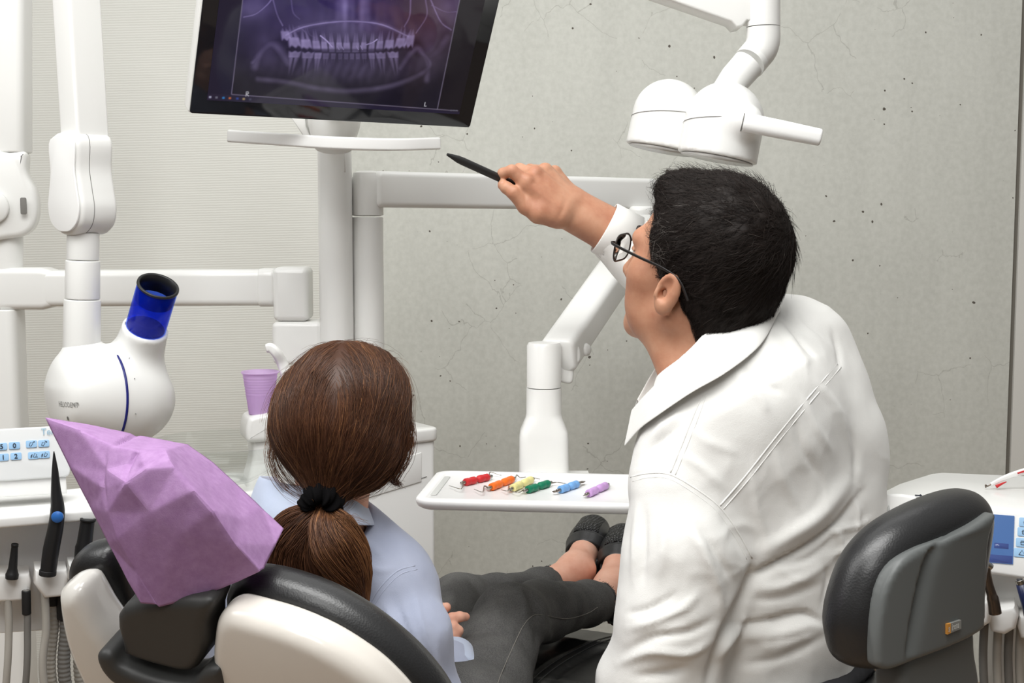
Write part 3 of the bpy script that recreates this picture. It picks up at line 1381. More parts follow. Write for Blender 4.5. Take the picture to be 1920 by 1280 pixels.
# ------------------------------------------------------------------ arm that carries the tray
def build_tray_arm():
    Y = 2.78
    base = W(688, 340, Y)
    t = thing('tray_arm', 'jointed white arm reaching from post behind the patient down to the tray', 'support arm', (base[0], base[1], 0))
    r = R(29.5, Y)
    zt = W(688, 320, Y)[2]
    zs = W(688, 405, Y)[2]
    put('post', tube([A(base[0], base[1], CABZ), A(base[0], base[1], zs - .002)], r, 40, rnd=.002), M['white'], t, angle=50)
    put('collar', lathe([(r * .8, zs), (r * 1.03, zs + .002), (r * 1.03, zs + .03), (r * 1.0, zt - .02), (r * .86, zt - .004), (r * .5, zt)], (base[0], base[1], 0), (0, 0, 1), 40), M['white'], t, angle=50)
    h0 = R(67, Y) / 2
    a = A(base[0] + .01, base[1] - .005, zt - h0 - .001)
    b = W(1219, 365, 3.15)
    put('beam', sweep([a, b], rrect(.066, h0 * 2, .012), hint=(0, 0, 1), rnd=.01), M['white'], t, angle=40)
    # elbow and forearm
    e = W(1200, 410, 3.1)
    put('elbow', tube([e + A(0, 0, .03), e - A(0, 0, .06)], .034, 32, rnd=.012), M['white'], t, angle=50)
    cx = W(1022, 680, 2.32)
    f0 = W(1212, 428, 3.0)
    f1 = W(1046, 668, 2.34)
    put('forearm', sweep([f0, f1], rrect(.066, .066, .014), hint=(0, 0, 1), scale=[1.05, .95], rnd=.01), M['white'], t, angle=40)
    pl = Plane(W(1060, 670, 2.37), (1, 0, 0), (0, 0, 1))
    put('fork', prism(smooth_outline(pl.outline([(1030, 652), (1076, 640), (1088, 668), (1076, 690), (1073, 712), (1060, 716), (1030, 700)]), 4), .05, pl.o, pl.U, pl.V, .006), M['white'], t, angle=50)
    k = W(1101, 657, 2.40)
    put('knob', lathe([(.006, -.02), (.008, 0), (.011, .002), (.0115, .014), (.008, .018)], k - A(.012, 0, 0), (.8, -.5, .2), 24), M['white'], t)
    Yc = 2.33
    cc = W(1020, 700, Yc)
    z1 = W(1020, 641, Yc)[2]
    z2 = W(1020, 726, Yc)[2]
    rc = R(32.5, Yc)
    put('swivel_cap', lathe([(rc * .3, z1 + .001), (rc * .9, z1 - .001), (rc, z1 - .006), (rc, z2 + .001)][::-1], (cc[0], cc[1], 0), (0, 0, 1), 40), M['white'], t, angle=50)
    z3 = W(1020, 774, Yc)[2]
    z4 = W(1020, 806, Yc)[2]
    z5 = W(1020, 884, Yc)[2]
    rb = R(47, Yc)
    pr = [(z2 - .0006, rc * 1.02), (z3, rc * 1.03), (z3 - .008, rc * 1.08), (z4, rb * .95), (z4 - .012, rb * .99), (z5, rb)]
    rings = []
    for z, rr in pr:
        k = np.clip((rr - rc) / (rb - rc), 0, 1)
        n = 48
        aa = np.arange(n) * 2 * math.pi / n
        ex = 2 + 4 * k
        xx = np.sign(np.cos(aa)) * np.abs(np.cos(aa)) ** (2 / ex) * rr
        yy = np.sign(np.sin(aa)) * np.abs(np.sin(aa)) ** (2 / ex) * (rc + (rr - rc) * .2)
        rings.append(np.stack([cc[0] + xx, cc[1] + yy, np.full(n, z)], 1))
    put('column', rings_mesh(rings[::-1]), M['white'], t, angle=50)
    # the lip the tray sits on
    put('tray_carrier', box((cc[0] + .02, cc[1] - .10, z5 - .012), (.06, .13, .008)), M['white'], t, smooth=False)
    return t


build_tray_arm()

# ------------------------------------------------------------------ instrument tray
TZ = W(860, 945, 2.03)[2]          # lower lip height
TU = unit(A(math.cos(math.radians(6)), -math.sin(math.radians(6)), 0))
TV = unit(A(math.sin(math.radians(6)), math.cos(math.radians(6)), 0))


def build_tray():
    fl = WZ(774, 938, TZ + .012)
    bl = WZ(822, 882, TZ + .012)
    d = np.dot(bl - fl, TV)
    L = .375
    c = fl + TV * d / 2 + TU * L / 2
    c[2] = 0
    t = thing('instrument_tray', 'white shallow tray with rounded corners holding six colourful instruments', 'tray', c + A(0, 0, TZ - .004))
    def ring(w, h, r, z):
        P = rrect(w, h, r, 7)
        return c + np.outer(P[:, 0], TU) + np.outer(P[:, 1], TV) + A(0, 0, z)
    D = d
    rg = [ring(L - .02, D - .02, .02, TZ - .004), ring(L - .006, D - .006, .026, TZ), ring(L, D, .028, TZ + .006), ring(L, D, .028, TZ + .010), ring(L - .004, D - .004, .026, TZ + .013),
          ring(L - .03, D - .028, .016, TZ + .0135), ring(L - .034, D - .032, .014, TZ + .0125), ring(L - .038, D - .036, .012, TZ + .0105)]
    put('tray_body', rings_mesh(rg), M['tray'], t, angle=60)
    s = c - TU * (L / 2 - .024)
    put('grip_slot', prism(rrect(.010, D * .62, .004), .0012, s + A(0, 0, TZ + .0113), TU, TV, .0004), M['slot'], t)
    return TZ + .0105


TTOP = build_tray()


def build_instruments():
    data = [
        ('red', 'red', [(842, 910), (865, 916), (868, 902)], (872, 905), (915, 893), [(919, 892), (919, 885), (940, 891)], 'hook'),
        ('orange', 'orange', [(889, 917), (905, 922), (908, 911)], (921, 914), (960, 897), [(966, 898), (969, 890), (975, 895), (986, 894)], 'hook'),
        ('yellow', 'pale yellow', [(940, 918), (952, 920), (954, 911)], (961, 916), (996, 898), [(1000, 897), (1003, 896), (1012, 898)], 'hook'),
        ('green', 'green', [(956, 920), (972, 923), (980, 919)], (989, 919), (1028, 905), [(1036, 905), (1044, 904), (1060, 906)], 'hook'),
        ('blue', 'light blue', [(1037, 922)], (1050, 919), (1082, 906), [(1094, 902)], 'blade'),
        ('violet', 'pale violet', [(1095, 929)], (1103, 926), (1136, 909), [(1141, 906)], 'stub'),
    ]
    r = .0062
    for key, word, tip0, g0, g1, tip1, style in data:
        a = WZ(g0[0], g0[1] - 1, TTOP + r)
        b = WZ(g1[0], g1[1] + 1, TTOP + r)
        d = unit(b - a)
        L = np.linalg.norm(b - a)
        lab = {'red': 'dental instrument with red grip, nearest the tray handle slot', 'orange': 'dental instrument with orange grip lying between the red and yellow ones',
               'yellow': 'dental instrument with pale yellow grip lying between the orange and green ones', 'green': 'dental instrument with dark green grip on the white tray',
               'blue': 'dental instrument with light blue grip and a flat blade at each end', 'violet': 'dental instrument with pale violet grip on the white tray'}[key]
        t = thing('dental_instrument', lab, 'dental instrument', (a + b) / 2 - A(0, 0, r), 'dental instruments on the white tray')
        m = M[key]
        h = L / 2
        for k in (0, 1):
            o = a + d * (h * k)
            s = k and 1 or 1
            pr = [(.003, 0), (r * .9, .0003), (r, .0015), (r, h * .30), (r * .88, h * .36), (r * .88, h * .42), (r, h * .5), (r, h * .80), (r * .8, h * .88), (r * .5, h * .96), (.003, h * .995)]
            if k:
                pr = [(q, h - z) for q, z in pr][::-1]
            put('grip', lathe(pr, o, d, 24), m, t, angle=50)
        put('shaft', tube([a - d * .010, b + d * .010], .0028, 12, rnd=.001), M['steel'], t)
        for tip, st, sg in ((tip0[::-1], a, -1), (tip1, b, 1)):
            st = st + d * sg * .009
            if style == 'hook':
                zz = [TTOP + .0028, TTOP + .006, TTOP + .0035, TTOP + .003]
                P = [st] + [WZ(x, y, TTOP + .004 + (.003 if i == 1 else 0)) for i, (x, y) in enumerate(tip)]
                put('working_tip', tube(catmull(P, 3), .0012, 8, scale=list(np.linspace(1.3, .45, len(P) * 3 - 2))), M['steel'], t)
            else:
                e = WZ(tip[0][0], tip[0][1], TTOP + (.003 if style == 'stub' else .005))
                P = [st, st * .5 + e * .5, e]
                sec = rrect(.0085, .0016, .0006) if style == 'blade' else rrect(.004, .0016, .0006)
                put('working_tip', sweep(P, sec, scale=[.5, 1., .8]), M['steel_dark'], t)


build_instruments()


# ------------------------------------------------------------------ support arm at the far left
def build_left_arm():
    Y = 2.78
    t = thing('support_arm', 'white jointed support arm with horizontal beam behind the x-ray head', 'support arm', A(W(20, 400, Y)[0], Y, 0))
    x0 = W(18, 400, Y)
    zb = W(18, 286, Y)[2]
    # sloping upper arm coming down along the frame's edge
    up = [W(14, -160, Y), W(15, 286, Y)]
    put('upper_arm', sweep(up, rrect(R(76, Y), .075, .018), hint=(0, 1, 0), rnd=.004), M['white'], t, angle=45)
    # joint housing
    pl = Plane(W(30, 370, Y), (.97, .25, 0), (0, 0, 1))
    out = smooth_outline(pl.outline([(-20, 288), (20, 287), (52, 287), (53, 318), (58, 335), (70, 358), (74, 392), (68, 422), (50, 440), (22, 446), (-20, 444), (-30, 370)]), 5)
    put('joint_housing', prism(out, .085, pl.o, pl.U, pl.V, .012), M['white'], t, angle=50)
    dpl = Plane(W(-16, 388, Y - .055), (.97, .25, 0), (0, 0, 1))
    put('joint_cover', lathe([(.034, -.004), (.034, .006), (.031, .009), (.0, .010)], dpl.o, -np.cross(A(.97, .25, 0), A(0, 0, 1)) * -1, 36), M['white'], t)
    wpl = Plane(W(44, 386, Y - .047), (.97, .25, 0), (0, 0, 1))
    put('joint_slot', prism(rrect(.012, .034, .003), .004, wpl.o, wpl.U, wpl.V, .001), M['seam'], t)
    nk = W(14, 470, Y)
    put('swivel', tube([W(14, 440, Y), W(14, 505, Y)], R(28, Y), 32), M['white'], t, angle=50)
    # horizontal beam
    b0 = W(-200, 541, Y)
    b1 = W(520, 538, Y)
    put('beam', sweep([b0, b1], rrect(.07, R(67, Y), .014), hint=(0, 0, 1), rnd=.008), M['white'], t, angle=40)
    put('beam_sleeve', sweep([W(-200, 540, Y), W(88, 540, Y), W(104, 540, Y)], rrect(.074, R(78, Y), .014), hint=(0, 0, 1), scale=[1, 1, .9], rnd=.004), M['white'], t, angle=40)
    epl = Plane(W(550, 550, Y), (1, 0, 0), (0, 0, 1))
    put('elbow', prism(rrect(R(66, Y), R(100, Y), .012), .082, epl.o, epl.U, epl.V, .012), M['white'], t, angle=50)
    put('end_collar', sweep([W(488, 538, Y), W(519, 538, Y)], rrect(.074, R(71, Y), .016), hint=(0, 0, 1), rnd=.006), M['white'], t, angle=40)
    put('pole_clamp', prism(rrect(R(92, Y), R(80, Y), .012), .085, W(562, 640, Y), (1, 0, 0), (0, 0, 1), .01), M['white'], t, angle=50)
    # lower column under the beam
    put('lower_column', sweep([W(0, 578, Y), A(W(0, 578, Y)[0], Y, .0)], rrect(R(78, Y), .08, .02), hint=(0, 1, 0), rnd=.004), M['white'], t, angle=45)


build_left_arm()


# ------------------------------------------------------------------ x-ray unit
def build_xray():
    Y = 2.32
    s = Y / FPX
    hub = W(180, 740, Y)
    t = thing('x-ray_unit', 'white wall arm x-ray head with a transparent blue cone', 'x-ray unit', W(156, 900, Y))
    fr = np.stack([A(.80, .60, 0), A(-.60, .80, 0), A(0, 0, 1)], 1)
    # upper arm, square section seen on its edge
    put('upper_arm', sweep([W(135, -140, Y), W(160, 268, Y)], rrect(.050, .066, .006) @ np.array([[math.cos(.62), math.sin(.62)], [-math.sin(.62), math.cos(.62)]]), hint=(0, 1, 0)), M['white'], t, angle=35)
    # keyhole joint
    pl = Plane(W(156, 352, Y), (.80, -.60, 0), (0, 0, 1))
    key = smooth_outline([(-.034, .088), (.034, .088), (.036, .03), (.042, -.005), (.047, -.035), (.040, -.062), (.02, -.078), (0, -.081), (-.02, -.078), (-.040, -.062), (-.047, -.035), (-.042, -.005), (-.036, .03)], 5)
    put('joint_housing', prism(key, .076, pl.o, pl.U, pl.V, .010, 4), M['white'], t, angle=40)
    put('joint_seam', prism(key * 1.004, .0012, pl.o + pl.N * .012, pl.U, pl.V), M['seam'], t)
    put('joint_cover', prism(key * .93, .004, pl.o + pl.N * .0395, pl.U, pl.V, .0015), M['white_soft'], t, angle=40)
    rl = W(205, 374, Y - .05)
    # neck tube in three steps
    for name, y0, y1, r0, r1 in (('neck_tube', 436, 487, 29.5, 29.5), ('neck_tube', 488, 560, 31.5, 32), ('neck_tube', 561, 690, 33.5, 35)):
        x = 156 - (y0 - 436) * .012
        x2 = 156 - (y1 - 436) * .012
        put(name, tube([W(x, y0, Y), W(x2, y1, Y)], r0 * s, 40, scale=[1, r1 / r0], rnd=.002), M['white'], t, angle=50)
    # head: implicit body
    c = W(172, 738, Y)
    ax = unit(A(.76, .64, -.06))          # axis of the drum, to the right and away
    tb = W(268, 632, Y + .035)
    td = unit(A(.37, -.42, .83))
    def f(P, nocone=False):
        d = d_ell(P, c + A(-.004, 0, 0), (.079, .079, .086), frame_z(ax))
        fl = d_plane(P, c - ax * .066, -ax)
        d = smax(d, fl, .02)
        d2 = d_ell(P, c + ax * .055 + A(.0, 0, -.012), (.082, .082, .095), frame_z(ax))
        d = smin(d, d2, .03)
        d3 = d_cone(P, W(156, 660, Y), W(158, 720, Y), 34 * s, 60 * s)
        d = smin(d, d3, .03)
        if nocone:
            return d
        d4 = d_cone(P, tb - td * .05, tb + td * .012, .047, .0395)
        d4 = smin(d4, d_cyl(P, tb - td * .04, tb + td * .022, .0385, .003), .006)
        d4 = smax(d4, d_plane(P, tb + td * .022, td), .003)
        return smin(d, d4, .028)
    V, F = snet(f, c - A(.2, .25, .2), c + A(.25, .2, .25), .006)
    put('head', (V, F), M['white'], t)
    # navy ring around the head
    ringc = c + ax * .029
    Mf = frame_z(ax)
    pts = []
    n = 72
    for i in range(n):
        a = 2 * math.pi * i / n
        dr = Mf[:, 0] * math.cos(a) + Mf[:, 1] * math.sin(a)
        ts = np.linspace(.02, .2, 400)
        vals = f(ringc + ts[:, None] * dr, True)
        k = np.argmax(vals > 0)
        pts.append(ringc + dr * ts[k])
    rings = []
    for i in range(n):
        p = pts[i]
        dr = unit(p - ringc)
        q = [p - ax * .0022 + dr * .001, p - ax * .0012 + dr * .0022, p + ax * .0012 + dr * .0022, p + ax * .0022 + dr * .001, p + ax * .0016 - dr * .003, p - ax * .0016 - dr * .003]
        rings.append(np.array(q))
    put('ring', rings_mesh(rings, closed=True), M['ring_blue'], t, label='thin navy ring')
    # blue cone
    b0 = tb + td * .014
    put('cone_tube', lathe([(.0335, 0), (.0335, .098), (.0345, .0995), (.0352, .098), (.0352, 0)], b0, td, 56, closed=True), M['tube_blue'], t, label='transparent blue tube', recalc=True)
    put('cone_rim', lathe([(.0315, .066), (.0315, .0995), (.033, .1005), (.0362, .1003), (.0366, .097), (.0357, .0962), (.0331, .0955), (.0331, .066)], b0, td, 56, closed=True), M['black'], t, label='black rim of the tube', recalc=True)
    put('cone_base', lathe([(.0, .0085), (.0332, .0085)], b0, td, 40), M['navy'], t)
    # lettering on the flat side
    lp = Plane(c + unit(A(-.35, -.93, 0)) * .085, unit(A(.93, -.35, 0)), (0, 0, 1))
    o = lp.hit(101, 763)

    def on_head(vf):
        V, F = vf
        d = unit(c - A(0, 0, CAMZ))
        out = []
        for p in V:
            ts = np.linspace(-.06, .08, 281)
            vv = f(p + ts[:, None] * lp.N * -1)
            k = np.argmax(vv < 0)
            out.append(p - lp.N * ts[k] + lp.N * .0011)
        return np.array(out), F
    put('lettering', on_head(text_vf('HELIODENT', .0128, o, lp.U, lp.V, squeeze=.62)), M['ink_grey'], t, smooth=False)
    put('lettering', on_head(text_vf('PLUS', .0062, lp.hit(131, 761), lp.U, lp.V, squeeze=.8)), M['ink_grey'], t, smooth=False)
    k = lp.hit(119, 786)
    V, F = on_head(prism(rrect(.0036, .007, .0017), .0006, k, lp.U, lp.V))
    put('indicator', (V, F), M['seam'], t, smooth=False)
    # degree ticks beside the ring
    for i in range(9):
        a = -1.15 + i * .27
        dr = unit(A(0, -1, 0) * math.cos(a) * .75 + A(0, 0, 1) * math.sin(a) + ax * 0 + A(-.35, 0, 0) * math.cos(a))
        dr = unit(dr - ax * np.dot(dr, ax))
        o2 = ringc + ax * .016
        ts = np.linspace(.02, .2, 400)
        kk = np.argmax(f(o2 + ts[:, None] * dr) > 0)
        p = o2 + dr * (ts[kk] + .0004)
        put('degree_mark', box(p, (.003, .0004, .0005), frame_z(dr, ax) @ np.array([[0, 0, 1], [1, 0, 0], [0, 1, 0]]).T), M['ink_grey'], t, smooth=False)


build_xray()


# ------------------------------------------------------------------ operating lamp, upper right
def build_lamp():
    Y = 2.3
    s = Y / FPX
    c = W(1350, 215, Y)
    t = thing('operating_lamp', 'white operating lamp with two domed heads and side handle', 'lamp', W(1320, 310, Y))
    pl = Plane(W(1340, 10, Y), (1, 0, 0), (0, 0, 1))
    put('boom', prism(pl.outline([(900, -130), (1250, -130), (1415, -110), (1412, 42), (1398, 40), (1390, 51), (1378, 53), (1368, 42), (1246, 0), (950, -100)]), .07, pl.o + A(0, .02, 0), pl.U, pl.V, .004), M['white'], t, angle=40)
    tr = R(31, Y)
    put('drop_tube', tube([W(1431, -150, Y), W(1431, 50, Y)], tr, 40), M['white'], t, angle=50)
    pth = catmull([W(1431, 51.5, Y), W(1431, 75, Y), W(1426, 92, Y), W(1415, 106, Y), W(1404, 119, Y - .01)], 6)
    put('bend', tube(pth, tr, 40), M['white'], t, angle=50)
    put('stem', tube([W(1403, 120, Y - .01), W(1378, 148, Y - .02), W(1350, 185, Y - .03)], tr * .98, 36, scale=[.98, .95, .8]), M['white'], t, angle=50)
    # two heads
    axd = unit(A(-.19, -.03, -.98))         # towards the light opening, down
    side = unit(np.cross(axd, A(0, 1, 0)))

    def head(name, cen, r, ln, extra=None):
        def f(P):
            a = cen
            b = cen + axd * ln
            d = d_cone(P, a, b + axd * .05, r, r * 1.03)
            d = smax(d, d_plane(P, b, axd), .004)
            if extra is not None:
                d = smin(d, d_cone(P, extra[0], extra[1], extra[2], extra[3]), .018)
            return d
        lo, hi = bounds([cen, cen + axd * ln], r + .05)
        if extra is not None:
            l2, h2 = bounds(extra[:2], .06)
            lo, hi = np.minimum(lo, l2), np.maximum(hi, h2)
        vf = snet(f, lo, hi, .0045)
        return put(name, vf, M['white'], t), f
    c1 = W(1358, 228, Y - .04)
    c2 = W(1253, 216, Y + .05)
    hA, fA = head('lamp_head', c1, .066, .062, (c1 + A(.0, -.02, .0), W(1400, 226, Y - .10), .03, .026))
    hB, fB = head('lamp_head', c2, .062, .060)
    put('yoke', tube([c2, c1], .024, 24), M['white'], t)
    for cc, r, ln in ((c1, .066, .062), (c2, .062, .060)):
        put('light_opening', lathe([(.0, 0), (r * .9, 0), (r * .93, .0015)], cc + axd * (ln + .0004), axd, 40), mat('lamp_glass', srgb(214, 214, 210), .15), t)
    # seams
    for cc, r in ((c1, .0668), (c2, .0628)):
        Mf = frame_z(axd)
        pts = []
        for i in range(64):
            a = 2 * math.pi * i / 64
            pts.append(cc + axd * (.004 + .010 * math.sin(a + 1)) + (Mf[:, 0] * math.cos(a) + Mf[:, 1] * math.sin(a)) * (r + .0001))
        put('seam', rings_mesh([np.array([p, p + unit(p - cc) * .0005, p + axd * .0009]) for p in pts], closed=True), M['seam'], t)
    # handle
    h0 = W(1392, 228, Y - .115)
    h1 = W(1540, 258, Y - .13)
    put('handle', sweep([h0, h0 * .5 + h1 * .5, h1], rrect(.026, .030, .012, 8), hint=(0, 0, 1), scale=[1.02, 1., .92], rnd=.004), M['white_soft'], t, angle=60)
    put('handle_seam', sweep([h0 - unit(h1 - h0) * .0005, h0 + unit(h1 - h0) * .0006], rrect(.0268, .0312, .0125, 8), hint=(0, 0, 1)), M['seam'], t)


build_lamp()


# ------------------------------------------------------------------ cuspidor, cup, cabinet
def build_cuspidor():
    Y = 2.5
    s = Y / FPX
    ur = unit(A(.80, .60, 0))
    # cabinet
    pl = Plane(W(818, 950, 2.78), (.82, .57, 0), (0, 0, 1))
    z1 = W(818, 826, 2.78)[2]
    cw, cd = .34, .16
    cc = pl.o - pl.U * cw / 2 - pl.N * cd / 2 * 1
    cc = A(cc[0], cc[1], z1 / 2)
    t = thing('cabinet', 'white water unit cabinet with slab top, standing behind the patient', 'cabinet', (cc[0], cc[1], 0))
    inward = unit(A(-pl.N[0], -pl.N[1], 0))
    ctr = A(pl.o[0], pl.o[1], 0) - pl.U * cw / 2 + inward * cd / 2
    put('body', prism(rrect(cw, cd, .012), z1 - .0, ctr + A(0, 0, z1 / 2), pl.U, inward, .002), M['white_soft'], t, angle=45)
    put('top_slab', prism(rrect(cw + .014, cd + .014, .02), R(26, 2.75), ctr + A(0, 0, z1 + R(13, 2.75)), pl.U, inward, .006), M['white'], t, angle=50)
    fp = Plane(pl.o - pl.N * 0 + np.cross(pl.U, A(0, 0, 1)) * 0, pl.U, (0, 0, 1))
    sgn = -1 if np.dot(fp.N, A(0, -1, 0)) < 0 else 1
    n = .0006 * sgn
    put('drawer_front', prism(fp.outline([(690, 880), (789, 848), (789, 902), (690, 932)]), .003, fp.o + fp.N * sgn * .0012, fp.U, fp.V, .0008), M['white_soft'], t, angle=40)
    put('seam', strip(fp, fp.outline([(660, 940), (712, 922), (800, 893)]), .0016, n * 2), M['seam'], t, smooth=False)
    # basin unit
    bc = W(415, 826, Y)
    t2 = thing('spittoon', 'white spittoon with clear glass bowl left of patient\'s head', 'spittoon', A(bc[0], bc[1], bc[2] - .12))
    zr = bc[2]
    bowl = [(.035, -.075), (.06, -.072), (.09, -.055), (.115, -.028), (.132, .0), (.1335, .001), (.135, .0), (.118, -.030), (.092, -.058), (.06, -.0755), (.035, -.078)]
    put('glass_bowl', lathe(bowl, A(bc[0], bc[1], zr), (0, 0, 1), 64, closed=True), M['glass'], t2, label='clear glass bowl', recalc=True)
    put('basin', lathe([(.02, -.115), (.08, -.115), (.105, -.10), (.108, -.082), (.09, -.08), (.06, -.085), (.01, -.09)], A(bc[0] + .02, bc[1] + .0, zr), (0, 0, 1), 56), M['white'], t2)
    bp = Plane(W(485, 800, Y), unit(A(.94, .34, 0)), (0, 0, 1))
    put('cup_platform', prism(smooth_outline(bp.outline([(441, 792), (450, 781), (480, 774), (524, 762), (540, 764), (543, 800), (530, 818), (490, 826), (446, 829), (438, 815)]), 4), .085, bp.o + A(0.01, .035, 0), bp.U, bp.V, .010, 4), M['white'], t2, angle=60)
    put('cup_column', prism(smooth_outline(bp.outline([(455, 818), (530, 806), (538, 850), (545, 930), (446, 930), (452, 860)]), 4), .07, bp.o + A(.01, .04, 0), bp.U, bp.V, .010, 4), M['white'], t2, angle=60)
    pth = catmull([W(499, 653, Y + .02), W(508, 652, Y + .02), W(518, 661, Y + .02), W(529, 680, Y + .03), W(537, 703, Y + .03), W(541, 740, Y + .03), W(536, 790, Y + .03)], 5)
    put('spout', sweep(pth, rrect(.020, .016, .007), hint=(0, 1, 0), scale=list(np.linspace(.85, 1.25, len(pth))), rnd=.002), M['white'], t2, angle=60)
    put('pedestal', sweep([A(bc[0] + .05, bc[1] + .06, zr - .11), A(bc[0] + .07, bc[1] + .08, 0)], rrect(.14, .14, .04), hint=(0, 1, 0), rnd=.003), M['white'], t2, angle=50)
    # cup
    cb = W(489, 776, Y + .02)
    top = W(488, 697, Y + .02)
    h = top[2] - cb[2]
    rt, rb = R(33, Y), R(22.5, Y)
    pr = [(.0, .0015), (rb - .001, .0015)]
    inn = []
    n = 40
    out = [(rb * .8, 0), (rb, .001)]
    for i in range(n + 1):
        k = i / n
        z = .002 + (h - .003) * k
        rr = rb + (rt - rb) * k
        if .45 < k < .9:
            rr += .0006 * math.sin(k * 95)
        out.append((rr, z))
    out += [(rt + .0025, h - .0015), (rt + .003, h), (rt + .0015, h + .0015), (rt - .0004, h)]
    inn = [(rb + (rt - rb) * k - .0008, .003 + (h - .003) * k) for k in (1, .8, .5, .2, .0)] + [(.0, .003)]
    put_cup = put('cup', lathe(out + inn, cb, (0, 0, 1), 48), M['cup'], None)
    tag(put_cup, 'small violet plastic cup standing on the white spittoon', 'cup')


build_cuspidor()


# ------------------------------------------------------------------ assistant's unit, lower left
def hose(name, label, pts, r, m, ribbed=False, group='hoses hanging under the left holder'):
    P = catmull(pts, 10)
    if ribbed:
        L = 0
        Q = [P[0]]
        for i in range(1, len(P)):
            L += np.linalg.norm(P[i] - P[i - 1])
        n = int(L / .0012)
        cum = np.concatenate([[0], np.cumsum([np.linalg.norm(P[i] - P[i - 1]) for i in range(1, len(P))])])
        PP = np.array(P)
        ss = np.linspace(0, cum[-1], n)
        Q = np.stack([np.interp(ss, cum, PP[:, i]) for i in range(3)], 1)
        sc = list(1 + .05 * np.sin(ss / .0062 * 2 * math.pi))
        vf = tube(Q, r, 14, scale=sc)
    else:
        vf = tube(P, r, 16)
    return vf


